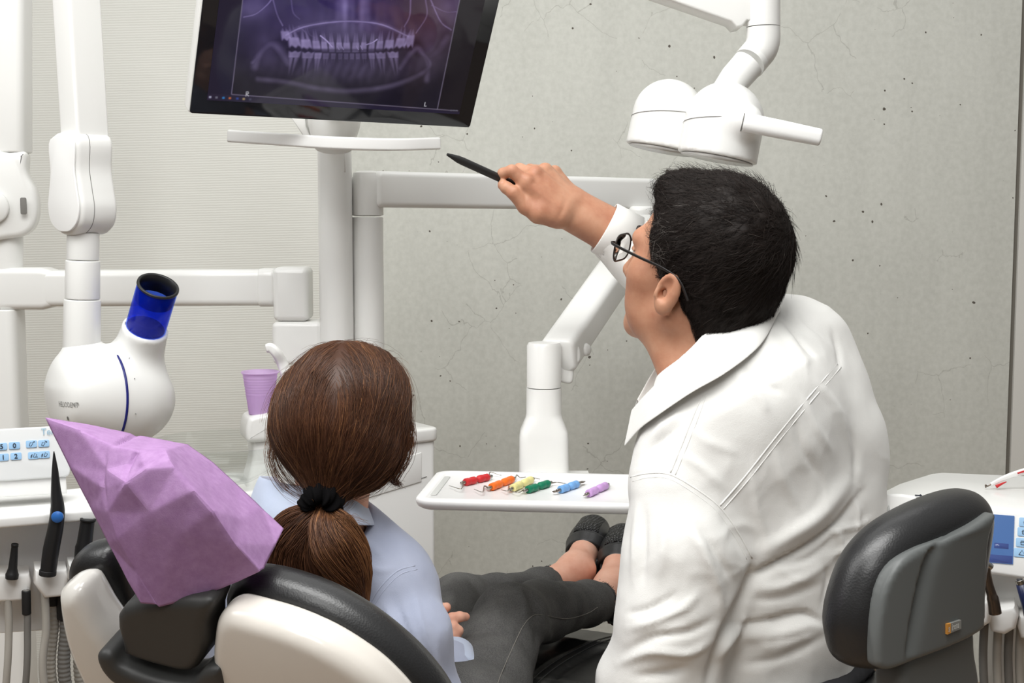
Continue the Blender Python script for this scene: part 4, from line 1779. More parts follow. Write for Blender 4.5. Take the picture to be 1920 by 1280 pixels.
def build_left_unit():
    Y = 1.78
    s = Y / FPX
    U = unit(A(.93, .36, 0))
    t = thing('control_unit', 'white control unit with pale blue keypad left of the headrest', 'control unit', W(0, 1100, Y))
    pl = Plane(W(20, 850, Y), U, unit(A(-.06, .18, .98)))
    sg = 1 if np.dot(pl.N, A(0, -1, 0)) > 0 else -1
    c0 = pl.outline([(-170, 812), (128, 797), (132, 893), (-170, 914)])
    w_ = c0[:, 0].max() - c0[:, 0].min()
    ctr2 = (c0[:, 0].max() + c0[:, 0].min()) / 2
    hh = (c0[1, 1] - c0[2, 1])
    cv = (c0[1, 1] + c0[2, 1]) / 2
    put('keypad_panel', prism(rrect(w_, hh, .008), .014, pl.at(ctr2, cv, -.0072 * sg), pl.U, pl.V, .002), M['panel'], t, angle=40)
    n = .0007 * sg
    def key(x, y, glyph, wpx=20, hpx=13.5):
        k = put('key', prism(rrect(wpx * s, hpx * s, .002), .0009, pl.at(*pl.uv(x, y), n), pl.U, pl.V, .0002), M['key'], t)
        if isinstance(glyph, str):
            o = pl.at(*(pl.uv(x, y) - A(0, .0030)), n * 1.6)
            put('digit', text_vf(glyph, .0088, o, pl.U, pl.V, 'CENTER', font_w=.0002), M['ink'], k, smooth=False)
        else:
            vfs = []
            for ln in glyph:
                vfs.append(strip(pl, [pl.uv(x, y) + A(a, b) * .001 for a, b in ln], .0007, n * 2))
            put('symbol', join(*vfs), M['ink'], k, smooth=False)
    up = [[(-3, -2.4), (-.5, -3), (2, 1.2), (-1.6, 2), (-3, -2.4)], [(1.4, 1.4), (4, 3)], [(2.6, 3), (4, 3), (4, 1.8)]]
    dn = [[(-3, -2.4), (-.5, -3), (2, 1.2), (-1.6, 2), (-3, -2.4)], [(1.4, 3.4), (4.2, 1.4)], [(2.8, 1.2), (4.2, 1.4), (4.0, 2.8)]]
    lt = [[(-.5, -2.2), (1.5, 2.8), (4.2, .8), (2, -3), (-.5, -2.2)], [(-3.6, -.2), (-1.4, 1.4)], [(-3.9, -1.8), (-1.7, .2)], [(-3.8, -3.2), (-2, -1.4)]]
    ltc = lt + [[(5, -2), (3.9, -2), (3.9, -3.4), (5, -3.4)]]
    for x, y, g in ((3, 837, '5'), (27, 835, '0'), (59, 832, up), (82, 831, dn), (6, 857, '1'), (30, 855, '2'), (63, 853.5, ltc), (83, 852, lt)):
        key(x, y, g)
    put('lettering', text_vf('Ten', .0125, pl.at(*pl.uv(77, 815), n), pl.U, pl.V, squeeze=.95), M['ink_blue'], t, smooth=False)
    # support behind panel, shelf
    put('panel_foot', prism(pl.outline([(-170, 905), (124, 892), (126, 925), (-170, 942)]), .05, pl.at(0, 0, -.03 * sg), pl.U, pl.V, .003), M['white_soft'], t, angle=40)
    hp = Plane(A(0, 0, W(60, 950, Y)[2]), U, unit(A(-.36, .93, 0)))
    top = np.array([WZ(*p, hp.o[2]) for p in ((-200, 945), (260, 905), (265, 948), (-200, 986))])
    o2 = hp.o
    uv = np.stack([(top - o2) @ hp.U, (top - o2) @ hp.V], 1)
    put('shelf', prism(uv, .015, hp.o - A(0, 0, .0075), hp.U, hp.V, .004), M['white_soft'], t, angle=40)
    fpl = Plane(W(60, 1000, Y + .02), U, unit(A(-.03, .10, .99)))
    put('apron', prism(fpl.outline([(-200, 965), (250, 930), (240, 1180), (-200, 1210)]), .02, fpl.o + A(0, .03, 0), fpl.U, fpl.V, .003), M['white_soft'], t, angle=40)
    # holders
    for x0, x1, yt, yb in ((-60, 34, 1082, 1124), (40, 104, 1074, 1116), (104, 152, 1066, 1106)):
        a = W((x0 + x1) / 2, (yt + yb) / 2 - 6, Y - .03)
        hpn = Plane(a, U, unit(A(0, .0, 1)))
        o = hpn.outline([(x0, yt - 8), (x1 - 4, yt - 8), (x1, yt + 6), (x1 - 5, yb), (x0 + 18, yb + 4), (x0 - 2, yt + 18)])
        hd = put('instrument_holder', prism(o, .055, a + A(.01, .02, 0), hpn.U, hpn.V, .006), M['white_soft'], t, angle=50)
    # instruments: each a thing
    def nozzle(name, label, pb, pt, Y0, prof, m=M['black'], hole=True):
        a, b = W(*pb, Y0), W(*pt, Y0)
        d = b - a
        L = np.linalg.norm(d)
        tt = thing(name, label, 'suction nozzle', a, None)
        pr = [(R(r, Y0), L * k) for k, r in prof]
        put('body', lathe([(.002, 0)] + pr, a, d, 32), m, tt, angle=60)
        rt = R(prof[-1][1], Y0)
        put('opening', lathe([(rt * 1.12, L - .003), (rt * 1.12, L + .0005), (rt * .8, L + .001), (rt * .75, L - .004), (0, L - .004)], a, d, 32), M['black_matte'], tt)
        return tt
    n1 = nozzle('saliva_ejector', 'small black suction nozzle in the leftmost white holder', (22, 1084), (28, 1020), Y - .04, [(0, 12), (.12, 12.5), (.16, 11), (.3, 8.5), (1, 6)])
    n2 = nozzle('suction_nozzle', 'wide black suction nozzle behind the dental chair\'s left shoulder', (152, 1064), (165, 972), Y - .02, [(0, 14), (.3, 16), (.42, 16.5), (.5, 14.5), (1, 13)])
    # syringe
    Y0 = Y - .05
    tt = thing('air_water_syringe', 'long black tapered handpiece with blue round button', 'syringe', W(92, 1072, Y0), None)
    P = [W(90, 1074, Y0), W(96, 1030, Y0), W(104, 990, Y0), W(108, 955, Y0), W(105, 920, Y0), W(103, 880, Y0), W(101, 846, Y0)]
    rr = [15, 15.5, 14.5, 13.5, 9.5, 6, 1.2]
    cp = catmull(P, 6)
    sc = np.interp(np.linspace(0, 1, len(cp)), np.linspace(0, 1, len(rr)), rr) / 15.
    put('body', tube(cp, R(15, Y0), 28, scale=list(sc)), M['black'], tt)
    put('collar', tube([W(89, 1078, Y0), W(90, 1068, Y0)], R(16, Y0), 28, rnd=.001), M['black_matte'], tt)
    bpos = W(109, 966, Y0) + A(.002, -R(13.2, Y0), 0)
    put('button', lathe([(R(11, Y0), -.004), (R(11, Y0), .0010), (R(10, Y0), .0018), (0, .002)], bpos, (.12, -1, .05), 32), M['button_blue'], tt, label='round blue button')
    # hoses
    gh = 'hoses hanging under the left holder'
    zf = .25
    for nm, lab, x, yt, r, m, rib, cuff in (
            ('hose', 'thin smooth grey hose below the leftmost holder, nearest the frame edge', 14, 1118, 7, 'hose', False, None),
            ('hose', 'smooth grey hose with a black sleeve below the leftmost holder', 49, 1112, 6.5, 'hose_dark', False, (40, 57, 1106, 1152, 8.5)),
            ('hose', 'smooth pale hose under the middle white holder', 84, 1116, 7.5, 'hose', False, None),
            ('hose', 'pale ribbed hose with short black cuff under middle white holder', 98, 1112, 10, 'hose', True, (80, 110, 1100, 1134, 14)),
            ('hose', 'dark grey ribbed hose with a big black cuff', 122, 1110, 12, 'hose_dark', True, (108, 138, 1108, 1160, 16)),
            ('hose', 'pale ribbed hose closest to the white chair shell', 150, 1104, 11.5, 'hose', True, None),
            ('hose', 'thin dark smooth hose nearly hidden by the white chair shell', 171, 1170, 6, 'hose_dark', False, None)):
        yy = Y + (.0 if rib else -.03) + (.03 if x > 140 else 0)
        top = W(x, yt - 6, yy)
        ht = thing(nm, lab, 'hose', top - A(0, 0, .5), gh)
        sw = -.02 if x < 60 else .015
        pts = [top, top + A(0, 0, -.05), W(x + (x - 80) * .05, 1290, yy), top + A(sw * 2, .02, -.32), top + A(sw * 4, .08, -.5)]
        put('tube', hose('', '', pts, R(r, yy), None, rib), M[m], ht)
        if cuff:
            put('cuff', tube([W(x, cuff[2], yy), W(x + 1, cuff[3], yy)], R(cuff[4], yy), 24, rnd=.002), M['black_matte'], ht, label='black cuff')
    # stand
    b = W(-20, 1000, Y + .12)
    put('stand', sweep([A(b[0] - .1, b[1], b[2]), A(b[0] - .1, b[1], 0)], rrect(.09, .09, .02), hint=(0, 1, 0)), M['white_soft'], t, angle=40)
    back = fpl.o + A(-.06, .13, -.02)


build_left_unit()


# ------------------------------------------------------------------ dentist's unit, lower right
def build_right_unit():
    Y = 2.0
    s = Y / FPX
    U = unit(A(.94, -.34, 0))
    t = thing('instrument_table', 'white instrument table with a blue display behind the stool', 'dental unit', W(1850, 1150, Y))
    bk = unit(A(.34, .94, 0))
    fp = Plane(W(1870, 1000, 1.838), U, unit(A(.08, .22, .97)))
    sg = 1 if np.dot(fp.N, A(0, -1, 0)) > 0 else -1
    out = fp.outline([(1655, 925), (1690, 925), (1870, 953), (2100, 985), (2100, 1110), (1860, 1076), (1655, 1040)])
    put('front_panel', prism(out, .03, fp.at(0, 0, -.015 * sg), fp.U, fp.V, .005), M['white_soft'], t, angle=40)
    # body with sloping top
    zt = W(1700, 905, 2.05)[2]
    top = Plane(A(0, 0, zt), U, bk)
    quad = [WZ(*p, zt) for p in ((1646, 926), (1684, 906), (1745, 887), (1765, 885), (2050, 897), (2120, 975), (1900, 955), (1880, 952))]
    uv = np.array([((q - top.o) @ top.U, (q - top.o) @ top.V) for q in quad])
    put('top_shell', prism(uv, .012, top.o - A(0, 0, .006), top.U, top.V, .005), M['white'], t, angle=50)
    ctr = np.mean([WZ(*p, zt) for p in ((1646, 926), (1745, 887), (2050, 897), (2120, 975))], 0)
    low = np.array(uv)
    low = (low - low.mean(0)) * .96 + low.mean(0)
    put('body', prism(low, .12, A(0, 0, zt - .085), top.U, top.V, .008), M['white_soft'], t, angle=50)
    n = .0008 * sg
    # display and keys
    q = fp.outline([(1852, 965), (1902, 967), (1886, 1057), (1838, 1050)])
    w_, h_ = .062, .082
    cx, cy = q[:, 0].mean(), q[:, 1].mean()
    d = put('display', prism(rrect(.052, q[1, 1] - q[2, 1], .001), .0012, fp.at(cx - .004, cy, n), fp.U, fp.V, .0002), M['lcd'], t, label='blue display')
    hq = q[1, 1] - q[2, 1]
    put('display_bar', prism(rrect(.050, hq * .16, .0004), .0006, fp.at(cx - .004, cy - hq * .41, n * 2), fp.U, fp.V), M['lcd_dark'], d)
    put('display_tile', prism(rrect(.019, hq * .11, .0004), .0006, fp.at(cx + .006, cy - hq * .14, n * 2), fp.U, fp.V), M['lcd_dark'], d)
    put('display_tile', prism(rrect(.017, hq * .11, .0004), .0006, fp.at(cx - .015, cy + hq * .22, n * 2), fp.U, fp.V), M['plate_grey'], d)
    for x, y in ((1928, 979), (1925, 997), (1922, 1017), (1918, 1036)):
        k = put('key', prism(rrect(.024, .0125, .002), .0009, fp.at(*fp.uv(x, y), n), fp.U, fp.V, .0002), M['key'], t)
        c = fp.uv(x - 2, y)
        vf = [strip(fp, [c + A(-.004, -.003), c + A(0, .0035), c + A(.004, -.003), c + A(-.004, -.003)], .0008, n * 2)] if y > 1030 else [strip(fp, [c + A(-.004, -.003), c + A(-.004, .002), c + A(.004, .002), c + A(.004, -.003), c + A(-.004, -.003)], .0009, n * 2), strip(fp, [c + A(-.005, 0), c + A(.006, 0)], .0008, n * 2)]
        put('symbol', join(*vf), M['ink'], k, smooth=False)
    o = fp.at(*fp.uv(1730, 938), n)
    put('lettering', text_vf('Dentsply', .0080, o, fp.U, fp.V), M['ink_grey'], t, smooth=False)
    put('lettering', text_vf('Sirona', .0080, fp.at(*fp.uv(1730, 945), n), fp.U, fp.V), M['ink_grey'], t, smooth=False)
    lc = fp.uv(1722, 935)
    a1 = [lc + A(.0052 * math.sin(a) + .0006, .0062 * math.cos(a)) for a in np.linspace(.2, 2.4, 10)]
    a2 = [lc + A(-.0034, .0058), lc + A(.0028, .0058), lc + A(-.0034, .0012)]
    put('emblem', join(strip(fp, a1, .0022, n), strip(fp, [lc + A(-.005, .0048), lc + A(.003, .0048)], .0022, n), strip(fp, [lc + A(-.0052, -.001), lc + A(.001, -.006)], .0022, n)), M['ink'], t, smooth=False)
    put('recess', prism(fp.outline([(1658, 960), (1667, 946), (1669, 958), (1661, 972)]), .001, fp.at(0, 0, n), fp.U, fp.V), M['slot'], t)
    # instrument bar
    bp = Plane(W(1890, 1110, 1.86), U, (0, 0, 1))
    put('holder_bar', prism(bp.outline([(1800, 1050), (2100, 1085), (2100, 1160), (1800, 1120)]), .04, bp.o + A(0.02, .06, 0), bp.U, bp.V, .006), M['white_soft'], t, angle=40)
    for x, y in ((1842, 1150), (1890, 1160), (1945, 1172)):
        a = W(x, y, 1.83)
        h = Plane(a, U, (0, 0, 1))
        put('instrument_holder', prism(h.outline([(x - 24, y - 20), (x + 22, y - 26), (x + 30, y - 8), (x + 24, y + 16), (x + 4, y + 28), (x - 22, y + 22), (x - 28, y)]), .06, a + A(0, .02, 0), h.U, h.V, .008), M['white_soft'], t, angle=50)
    # leg to floor
    put('stand', sweep([ctr * A(1, 1, 0) + A(.05, 0, zt - .13), ctr * A(1, 1, 0) + A(.05, 0, 0)], rrect(.12, .1, .03), hint=(0, 1, 0)), M['white_soft'], t, angle=40)
    # handpieces
    Y0 = 1.80
    h = thing('contraangle_handpiece', 'steel angled handpiece standing in holder beside the stool back', 'handpiece', W(1862, 1152, Y0))
    P = [W(1866, 1150, Y0), W(1862, 1125, Y0), W(1854, 1095, Y0), W(1851, 1070, Y0), W(1854, 1062, Y0)]
    put('body', tube(catmull(P, 6), R(10, Y0), 24, scale=list(np.interp(np.linspace(0, 1, 25), [0, .3, .31, .7, 1], [1.25, 1.1, .95, .72, .62])), rnd=.001), M['steel_dark'], h)
    put('head', tube([W(1848, 1056, Y0), W(1859, 1064, Y0)], R(7, Y0), 20, rnd=.001), M['steel'], h)
    h = thing('motor_handpiece', 'dark blue handpiece with a steel tip standing in the rightmost holder', 'handpiece', W(1930, 1160, Y0))
    put('body', tube([W(1934, 1165, Y0), W(1926, 1130, Y0), W(1915, 1094, Y0)], R(11, Y0), 24, scale=[1.05, 1.05, .9]), M['navy'], h)
    put('tip', tube([W(1915, 1096, Y0), W(1912, 1086, Y0)], R(8.5, Y0), 24, rnd=.0006), M['steel'], h)
    put('socket', tube([W(1912, 1087, Y0), W(1911.7, 1085.4, Y0)], R(6, Y0), 20), M['black'], h)
    for x, lab in ((1846, 'grey hose under holder, closest to the stool backrest'), (1872, 'pale hose hanging left of the white holder'), (1893, 'grey hose hanging straight below the white holder'), (1914, 'pale hose hanging at far right under the instrument table')):
        top = W(x, 1165, 1.86)
        ht = thing('hose', lab, 'hose', top - A(0, 0, .45), 'hoses hanging under the instrument table')
        put('tube', tube(catmull([top, top - A(0, 0, .06), top + A(.012, .01, -.18), top + A(.03, .05, -.45)], 8), R(8, 1.86), 16), M['hose_dark'] if 'grey' in lab else M['hose'], ht)
    # red and white tool on top
    Yt = 2.0
    k = thing('scaler_holder', 'white and red plastic handled hook resting on the instrument table', 'hook', W(1850, 914, Yt))
    p = catmull([W(1858, 908, Yt), W(1880, 897, Yt), W(1905, 888, Yt), (W(1950, 876, Yt)), W(2000, 868, Yt)], 8)
    put('handle', sweep(p, rrect(.008, .011, .003), scale=list(np.linspace(.5, 1.1, len(p)))), M['white_soft'], k, angle=60)
    q2 = [a + A(0, -.006, .002) for a in p]
    put('stripe', sweep(q2[16:], rrect(.004, .006, .002), scale=list(np.linspace(.4, 1.1, len(q2) - 16))), M['red'], k, label='red stripe')
    put('stripe', sweep([a + A(.0, -.004, -.006) for a in p[3:11]], rrect(.004, .005, .002), scale=list(np.linspace(1.1, .3, 8))), M['red'], k, label='red stripe')
    put('hook', tube(catmull([W(1862, 905, Yt), W(1852, 911, Yt), W(1848, 909, Yt), W(1848.5, 914, Yt)], 4), .0011, 8), M['steel_dark'], k)


build_right_unit()
# ------------------------------------------------------------------ dental chair (seen from behind its backrest)
CH_U = unit(A(.93, -.37, 0))
CH_F = unit(A(.37, .93, 0))                       # towards the foot end
CH_V = unit(A(0, 0, 1) - CH_F * .42)              # up the reclined backrest


def bulge(vf, pl, ctr, k, lim, side):
    """dome the outer face of a panel"""
    V, F = vf
    q = V - pl.o
    u = (q @ pl.U - ctr[0]) / lim[0]
    v = (q @ pl.V - ctr[1]) / lim[1]
    n = q @ pl.N
    d = np.clip(1 - u * u - v * v, -3, 1)
    return V + np.outer(k * d * side, pl.N), F


def panel_sdf(pl, outline, depth, rad, off, h, dome=0.0, ctr=None, lim=None):
    sg = 1 if np.dot(pl.N, A(0, -1, 0)) > 0 else -1
    c = pl.o + pl.N * sg * off
    P2 = np.asarray(outline)
    ctr = P2.mean(0) if ctr is None else ctr
    lim = (np.ptp(P2[:, 0]) / 2, np.ptp(P2[:, 1]) / 2) if lim is None else lim

    def f(P):
        q = P - pl.o
        u = (q @ pl.U - ctr[0]) / lim[0]
        v = (q @ pl.V - ctr[1]) / lim[1]
        dm = dome * np.clip(1 - u * u - v * v, -1.5, 1)
        return d_prism(P - np.outer(dm * sg, pl.N), outline, c, pl.U, pl.V, depth, rad)
    pts = [pl.o + pl.U * a + pl.V * b + pl.N * sg * (off + z) for a, b in P2 for z in (-depth, depth)]
    lo, hi = bounds(pts, abs(dome) * 2.6 + .02)
    return snet(f, lo, hi, h)


def build_chair():
    o = W(480, 1200, 1.47)
    pl = Plane(o, CH_U, CH_V)
    t = thing('dental_chair', 'reclined dental chair with cream backrest shells and black upholstery', 'dental chair', A(W(700, 1200, 2.0)[0], 2.0, 0))
    # right wing
    white = smooth_outline(pl.outline([(431, 1190), (433, 1150), (438, 1122), (455, 1107), (482, 1107), (560, 1126), (630, 1156), (690, 1195), (740, 1240), (785, 1300), (815, 1370), (825, 1440), (560, 1470), (480, 1440), (452, 1330), (437, 1240)]), 6)
    plc = Plane(pl.o + pl.N * (.036 if np.dot(pl.N, A(0, 1, 0)) > 0 else -.036), CH_U, CH_V)
    blk = smooth_outline(plc.outline([(436, 1120), (438, 1092), (452, 1073), (480, 1066), (540, 1076), (612, 1101), (680, 1138), (742, 1184), (795, 1235), (838, 1292), (868, 1360), (880, 1440), (600, 1490), (500, 1450), (450, 1300)]), 6)
    put('back_shell', panel_sdf(pl, white, .05, .018, .012, .0045, .018), M['cream'], t)
    put('back_cushion', panel_sdf(plc, blk, .062, .028, .0, .0055, .004), M['leather'], t)
    # left wing
    pl2 = Plane(W(190, 1120, 1.60), CH_U, CH_V)
    white2 = smooth_outline(pl2.outline([(147, 1084), (153, 1067), (174, 1059), (196, 1068), (228, 1117), (256, 1158), (300, 1230), (345, 1330), (350, 1420), (255, 1400), (196, 1247), (162, 1166)]), 6)
    plc2 = Plane(pl2.o + pl2.N * (.034 if np.dot(pl2.N, A(0, 1, 0)) > 0 else -.034), CH_U, CH_V)
    blk2 = smooth_outline(plc2.outline([(141, 1082), (142, 1046), (160, 1025), (188, 1018), (214, 1024), (240, 1058), (264, 1128), (330, 1290), (360, 1400), (260, 1400), (185, 1240), (150, 1140)]), 6)
    put('back_shell', panel_sdf(pl2, white2, .06, .022, .016, .0045, .012), M['white_gloss'], t)
    put('back_cushion', panel_sdf(plc2, blk2, .06, .027, .0, .005, .0), M['leather'], t)
    # headrest carrier in the notch
    pc = Plane(W(330, 1170, 1.49), CH_U, CH_V)
    col = smooth_outline(pc.outline([(258, 1108), (412, 1092), (412, 1140), (408, 1192), (384, 1226), (330, 1218), (268, 1198), (257, 1180)]), 4)
    put('headrest_post', panel_sdf(pc, col, .055, .012, .006, .004), M['charcoal'], t)
    rim = smooth_outline(pc.outline([(220, 1188), (228, 1178), (246, 1184), (262, 1204), (300, 1222), (345, 1234), (390, 1236), (416, 1212), (438, 1206), (450, 1216), (452, 1266), (400, 1266), (330, 1260), (262, 1242), (232, 1216)]), 5)
    put('post_collar', panel_sdf(pc, rim, .055, .010, .018, .0038), M['charcoal'], t)
    low = smooth_outline(pc.outline([(240, 1225), (300, 1248), (400, 1262), (452, 1258), (470, 1420), (300, 1420), (262, 1300)]), 5)
    put('post_socket', panel_sdf(pc, low, .06, .014, .004, .005), mat('socket_grey', srgb(88, 84, 80), .5), t)
    ph = Plane(W(320, 960, 1.46), CH_U, unit(CH_V + A(0, 0, .2)))
    hd = smooth_outline(ph.outline([(225, 945), (265, 930), (305, 935), (330, 960), (345, 1000), (348, 1045), (340, 1080), (290, 1090), (240, 1070), (222, 1000)]), 5)
    put('headrest', panel_sdf(ph, hd, .06, .028, -.062, .006), M['leather'], t)
    # seat and leg rest
    def f(P):
        a = W(860, 1420, 1.95)
        pts = [W(860, 1400, 1.82), W(960, 1286, 2.12), W(1085, 1212, 2.45), W(1190, 1196, 2.75)]
        d = None
        wv = CH_U
        for i in range(len(pts) - 1):
            p, q = pts[i], pts[i + 1]
            ax = unit(q - p)
            Mx = np.stack([wv, ax, np.cross(wv, ax)], 1)
            c = (p + q) / 2 - np.cross(wv, ax) * .05
            e = d_box(P, c, (.215 - .02 * i, np.linalg.norm(q - p) / 2 + .04, .055), .045, Mx)
            d = e if d is None else smin(d, e, .04)
        return d
    vf = snet(f, A(-.7, 1.6, .2), A(.75, 3.05, 1.0), .011)
    V, F = vf
    V = folds(V, F, [([(880, 1400), (985, 1262), (1090, 1200), (1180, 1180)], 5, -.008), ([(930, 1420), (1020, 1290), (1110, 1225), (1180, 1200)], 4, -.006)], True)
    put('seat_cushion', (V, F), M['leather'], t)
    for q in ([(905, 1400), (1000, 1272), (1100, 1208), (1185, 1184)], [(925, 1400), (1008, 1280), (1105, 1214), (1185, 1188)]):
        P2 = catmull2(q, 10)
        pts = []
        for x, y in P2:
            d = ray(x, y)
            ys = np.linspace(1.7, 3.0, 500)
            S = A(0, 0, CAMZ) + ys[:, None] * (d / d[1])
            k = np.argmax(f(S) < .0005)
            if k:
                pts.append(S[k] + A(0, -.0006, .0008))
        if len(pts) > 6:
            put('seam', tube(pts, .0011, 6), M['black_matte'], t)
    # underside and foot
    put('seat_frame', sweep([W(860, 1400, 1.85) - A(0, 0, .12), W(1150, 1240, 2.65) - A(0, 0, .14)], rrect(.30, .06, .02), hint=(0, 0, 1), rnd=.02), M['white_soft'], t, angle=50)
    b = A(ORG[t.name][0], 2.05, 0)
    put('pedestal', lathe([(.26, 0), (.26, .03), (.20, .05), (.13, .09), (.12, W(860, 1400, 1.95)[2] - .14)], b + A(.05, .1, 0), (0, 0, 1), 40), M['white_soft'], t, angle=50)
    put('back_frame', sweep([b + A(-.02, -.05, .42), W(470, 1420, 1.56)], rrect(.16, .05, .02), hint=(1, 0, 0), rnd=.01), M['charcoal'], t, angle=50)


build_chair()


# ------------------------------------------------------------------ violet paper over the headrest
def build_paper():
    from mathutils.geometry import delaunay_2d_cdt
    K = {  # control points: pixel and distance
        'A': (85, 783, 1.500), 't1': (150, 794, 1.525), 't2': (225, 808, 1.555), 't3': (290, 822, 1.570), 'T': (352, 833, 1.575),
        'r1': (150, 806, 1.472), 'r2': (213, 834, 1.440), 'r3': (262, 845, 1.432), 'r4': (311, 844, 1.430),
        'l1': (130, 872, 1.482), 'l2': (170, 950, 1.464), 'l3': (205, 1018, 1.450), 'l4': (240, 1086, 1.437), 'l5': (265, 1130, 1.430), 'l6': (292, 1132, 1.428),
        'm1': (199, 880, 1.428), 'm2': (193, 916, 1.424), 'm3': (202, 960, 1.416), 'm4': (220, 1010, 1.414), 'm5': (258, 1075, 1.420), 'm6': (298, 1137, 1.430),
        'c1': (245, 868, 1.424), 'c3': (272, 880, 1.396), 'c3b': (235, 904, 1.392), 'c4': (318, 862, 1.405), 'c6': (280, 960, 1.394), 'c7': (340, 1000, 1.398), 'c8': (310, 1070, 1.414),
        'f1': (328, 876, 1.398), 'f2': (365, 918, 1.386), 'f3': (400, 958, 1.386), 'f4': (440, 1018, 1.398), 'f5': (487, 1070, 1.420),
        'b1': (350, 1124, 1.430), 'b2': (400, 1108, 1.427), 'b3': (445, 1090, 1.424),
        's1': (400, 868, 1.548), 's2': (440, 905, 1.535), 's3': (490, 952, 1.520), 's4': (531, 992, 1.510), 's5': (516, 1022, 1.475), 's6': (494, 1066, 1.432),
        'g1': (392, 905, 1.462), 'g2': (452, 972, 1.448), 'g3': (338, 850, 1.475),
    }
    names = list(K)
    P2 = [Vector(K[n][:2]) for n in names]
    ix = {n: i for i, n in enumerate(names)}
    rim = ['A', 't1', 't2', 't3', 'T', 's1', 's2', 's3', 's4', 's5', 's6', 'f5', 'b3', 'b2', 'b1', 'm6', 'l6', 'l5', 'l4', 'l3', 'l2', 'l1']
    cre = [['A', 'r1', 'r2', 'r3', 'r4', 'g3', 'T'], ['r2', 'm1', 'm2', 'm3', 'm4', 'm5', 'm6'], ['r4', 'c4', 'f1', 'f2', 'f3', 'f4', 'f5'], ['g3', 'g1', 'g2', 's5'], ['c4', 'c3', 'c3b', 'm3']]
    ed = [(ix[rim[i]], ix[rim[(i + 1) % len(rim)]]) for i in range(len(rim))]
    for c in cre:
        ed += [(ix[c[i]], ix[c[i + 1]]) for i in range(len(c) - 1)]
    vs, es, fs, ov, oe, of = delaunay_2d_cdt(P2, ed, [], 1, 1e-5)
    P3 = []
    for i, v in enumerate(vs):
        src = ov[i][0] if ov[i] else None
        Yd = K[names[src]][2] if src is not None else 1.42
        P3.append(W(v.x, v.y, Yd))
    V = np.array(P3)
    F = np.array([list(f) for f in fs])
    # midpoint subdivision, smoothing a little each time so the folds stay crisp but not faceted
    for lv in range(4):
        mid = {}
        V2 = list(V)
        F2 = []
        cnt = {}
        for f in F:
            for a, b in ((f[0], f[1]), (f[1], f[2]), (f[2], f[0])):
                k = (min(a, b), max(a, b))
                cnt[k] = cnt.get(k, 0) + 1
                if k not in mid:
                    mid[k] = len(V2)
                    V2.append((V[a] + V[b]) / 2)
        for f in F:
            a, b, c = f
            x, y, z = (mid[(min(a, b), max(a, b))], mid[(min(b, c), max(b, c))], mid[(min(c, a), max(c, a))])
            F2 += [(a, x, z), (x, b, y), (z, y, c), (x, y, z)]
        Vn = np.array(V2)
        bd = set()
        for k, n in cnt.items():
            if n == 1:
                bd |= {k[0], k[1], mid[k]}
        F = np.array(F2)
        if lv >= 2:
            S = smooth_mesh(Vn, F, 1 if lv < 3 else 2, .34)
            m = np.ones(len(Vn), bool)
            m[list(bd)] = False
            Vn[m] = S[m]
        V = Vn
    Nn = vnorm(V, F)
    V = V + Nn * (vnoise(V, .05, 5) * .0008 + vnoise(V, .016, 6) * .0003)[:, None]
    V = folds(V, F, [([(215, 835), (240, 822), (262, 815)], 4, .004), ([(232, 905), (255, 880), (300, 850)], 4, .003),                      ([(200, 850), (193, 900), (200, 950)], 4, .003), ([(225, 915), (250, 860), (262, 846)], 4, .003), ], False)
    o = put('paper_sheet', (V, F), M['paper'], None, angle=16)
    tag(o, 'creased violet paper sheet draped over the headrest of the dental chair', 'paper')
    s = o.modifiers.new('solid', 'SOLIDIFY')
    s.thickness = .0006


build_paper()


# ------------------------------------------------------------------ dentist's stool
STOOL_SEAT = W(1530, 1306, 1.86)


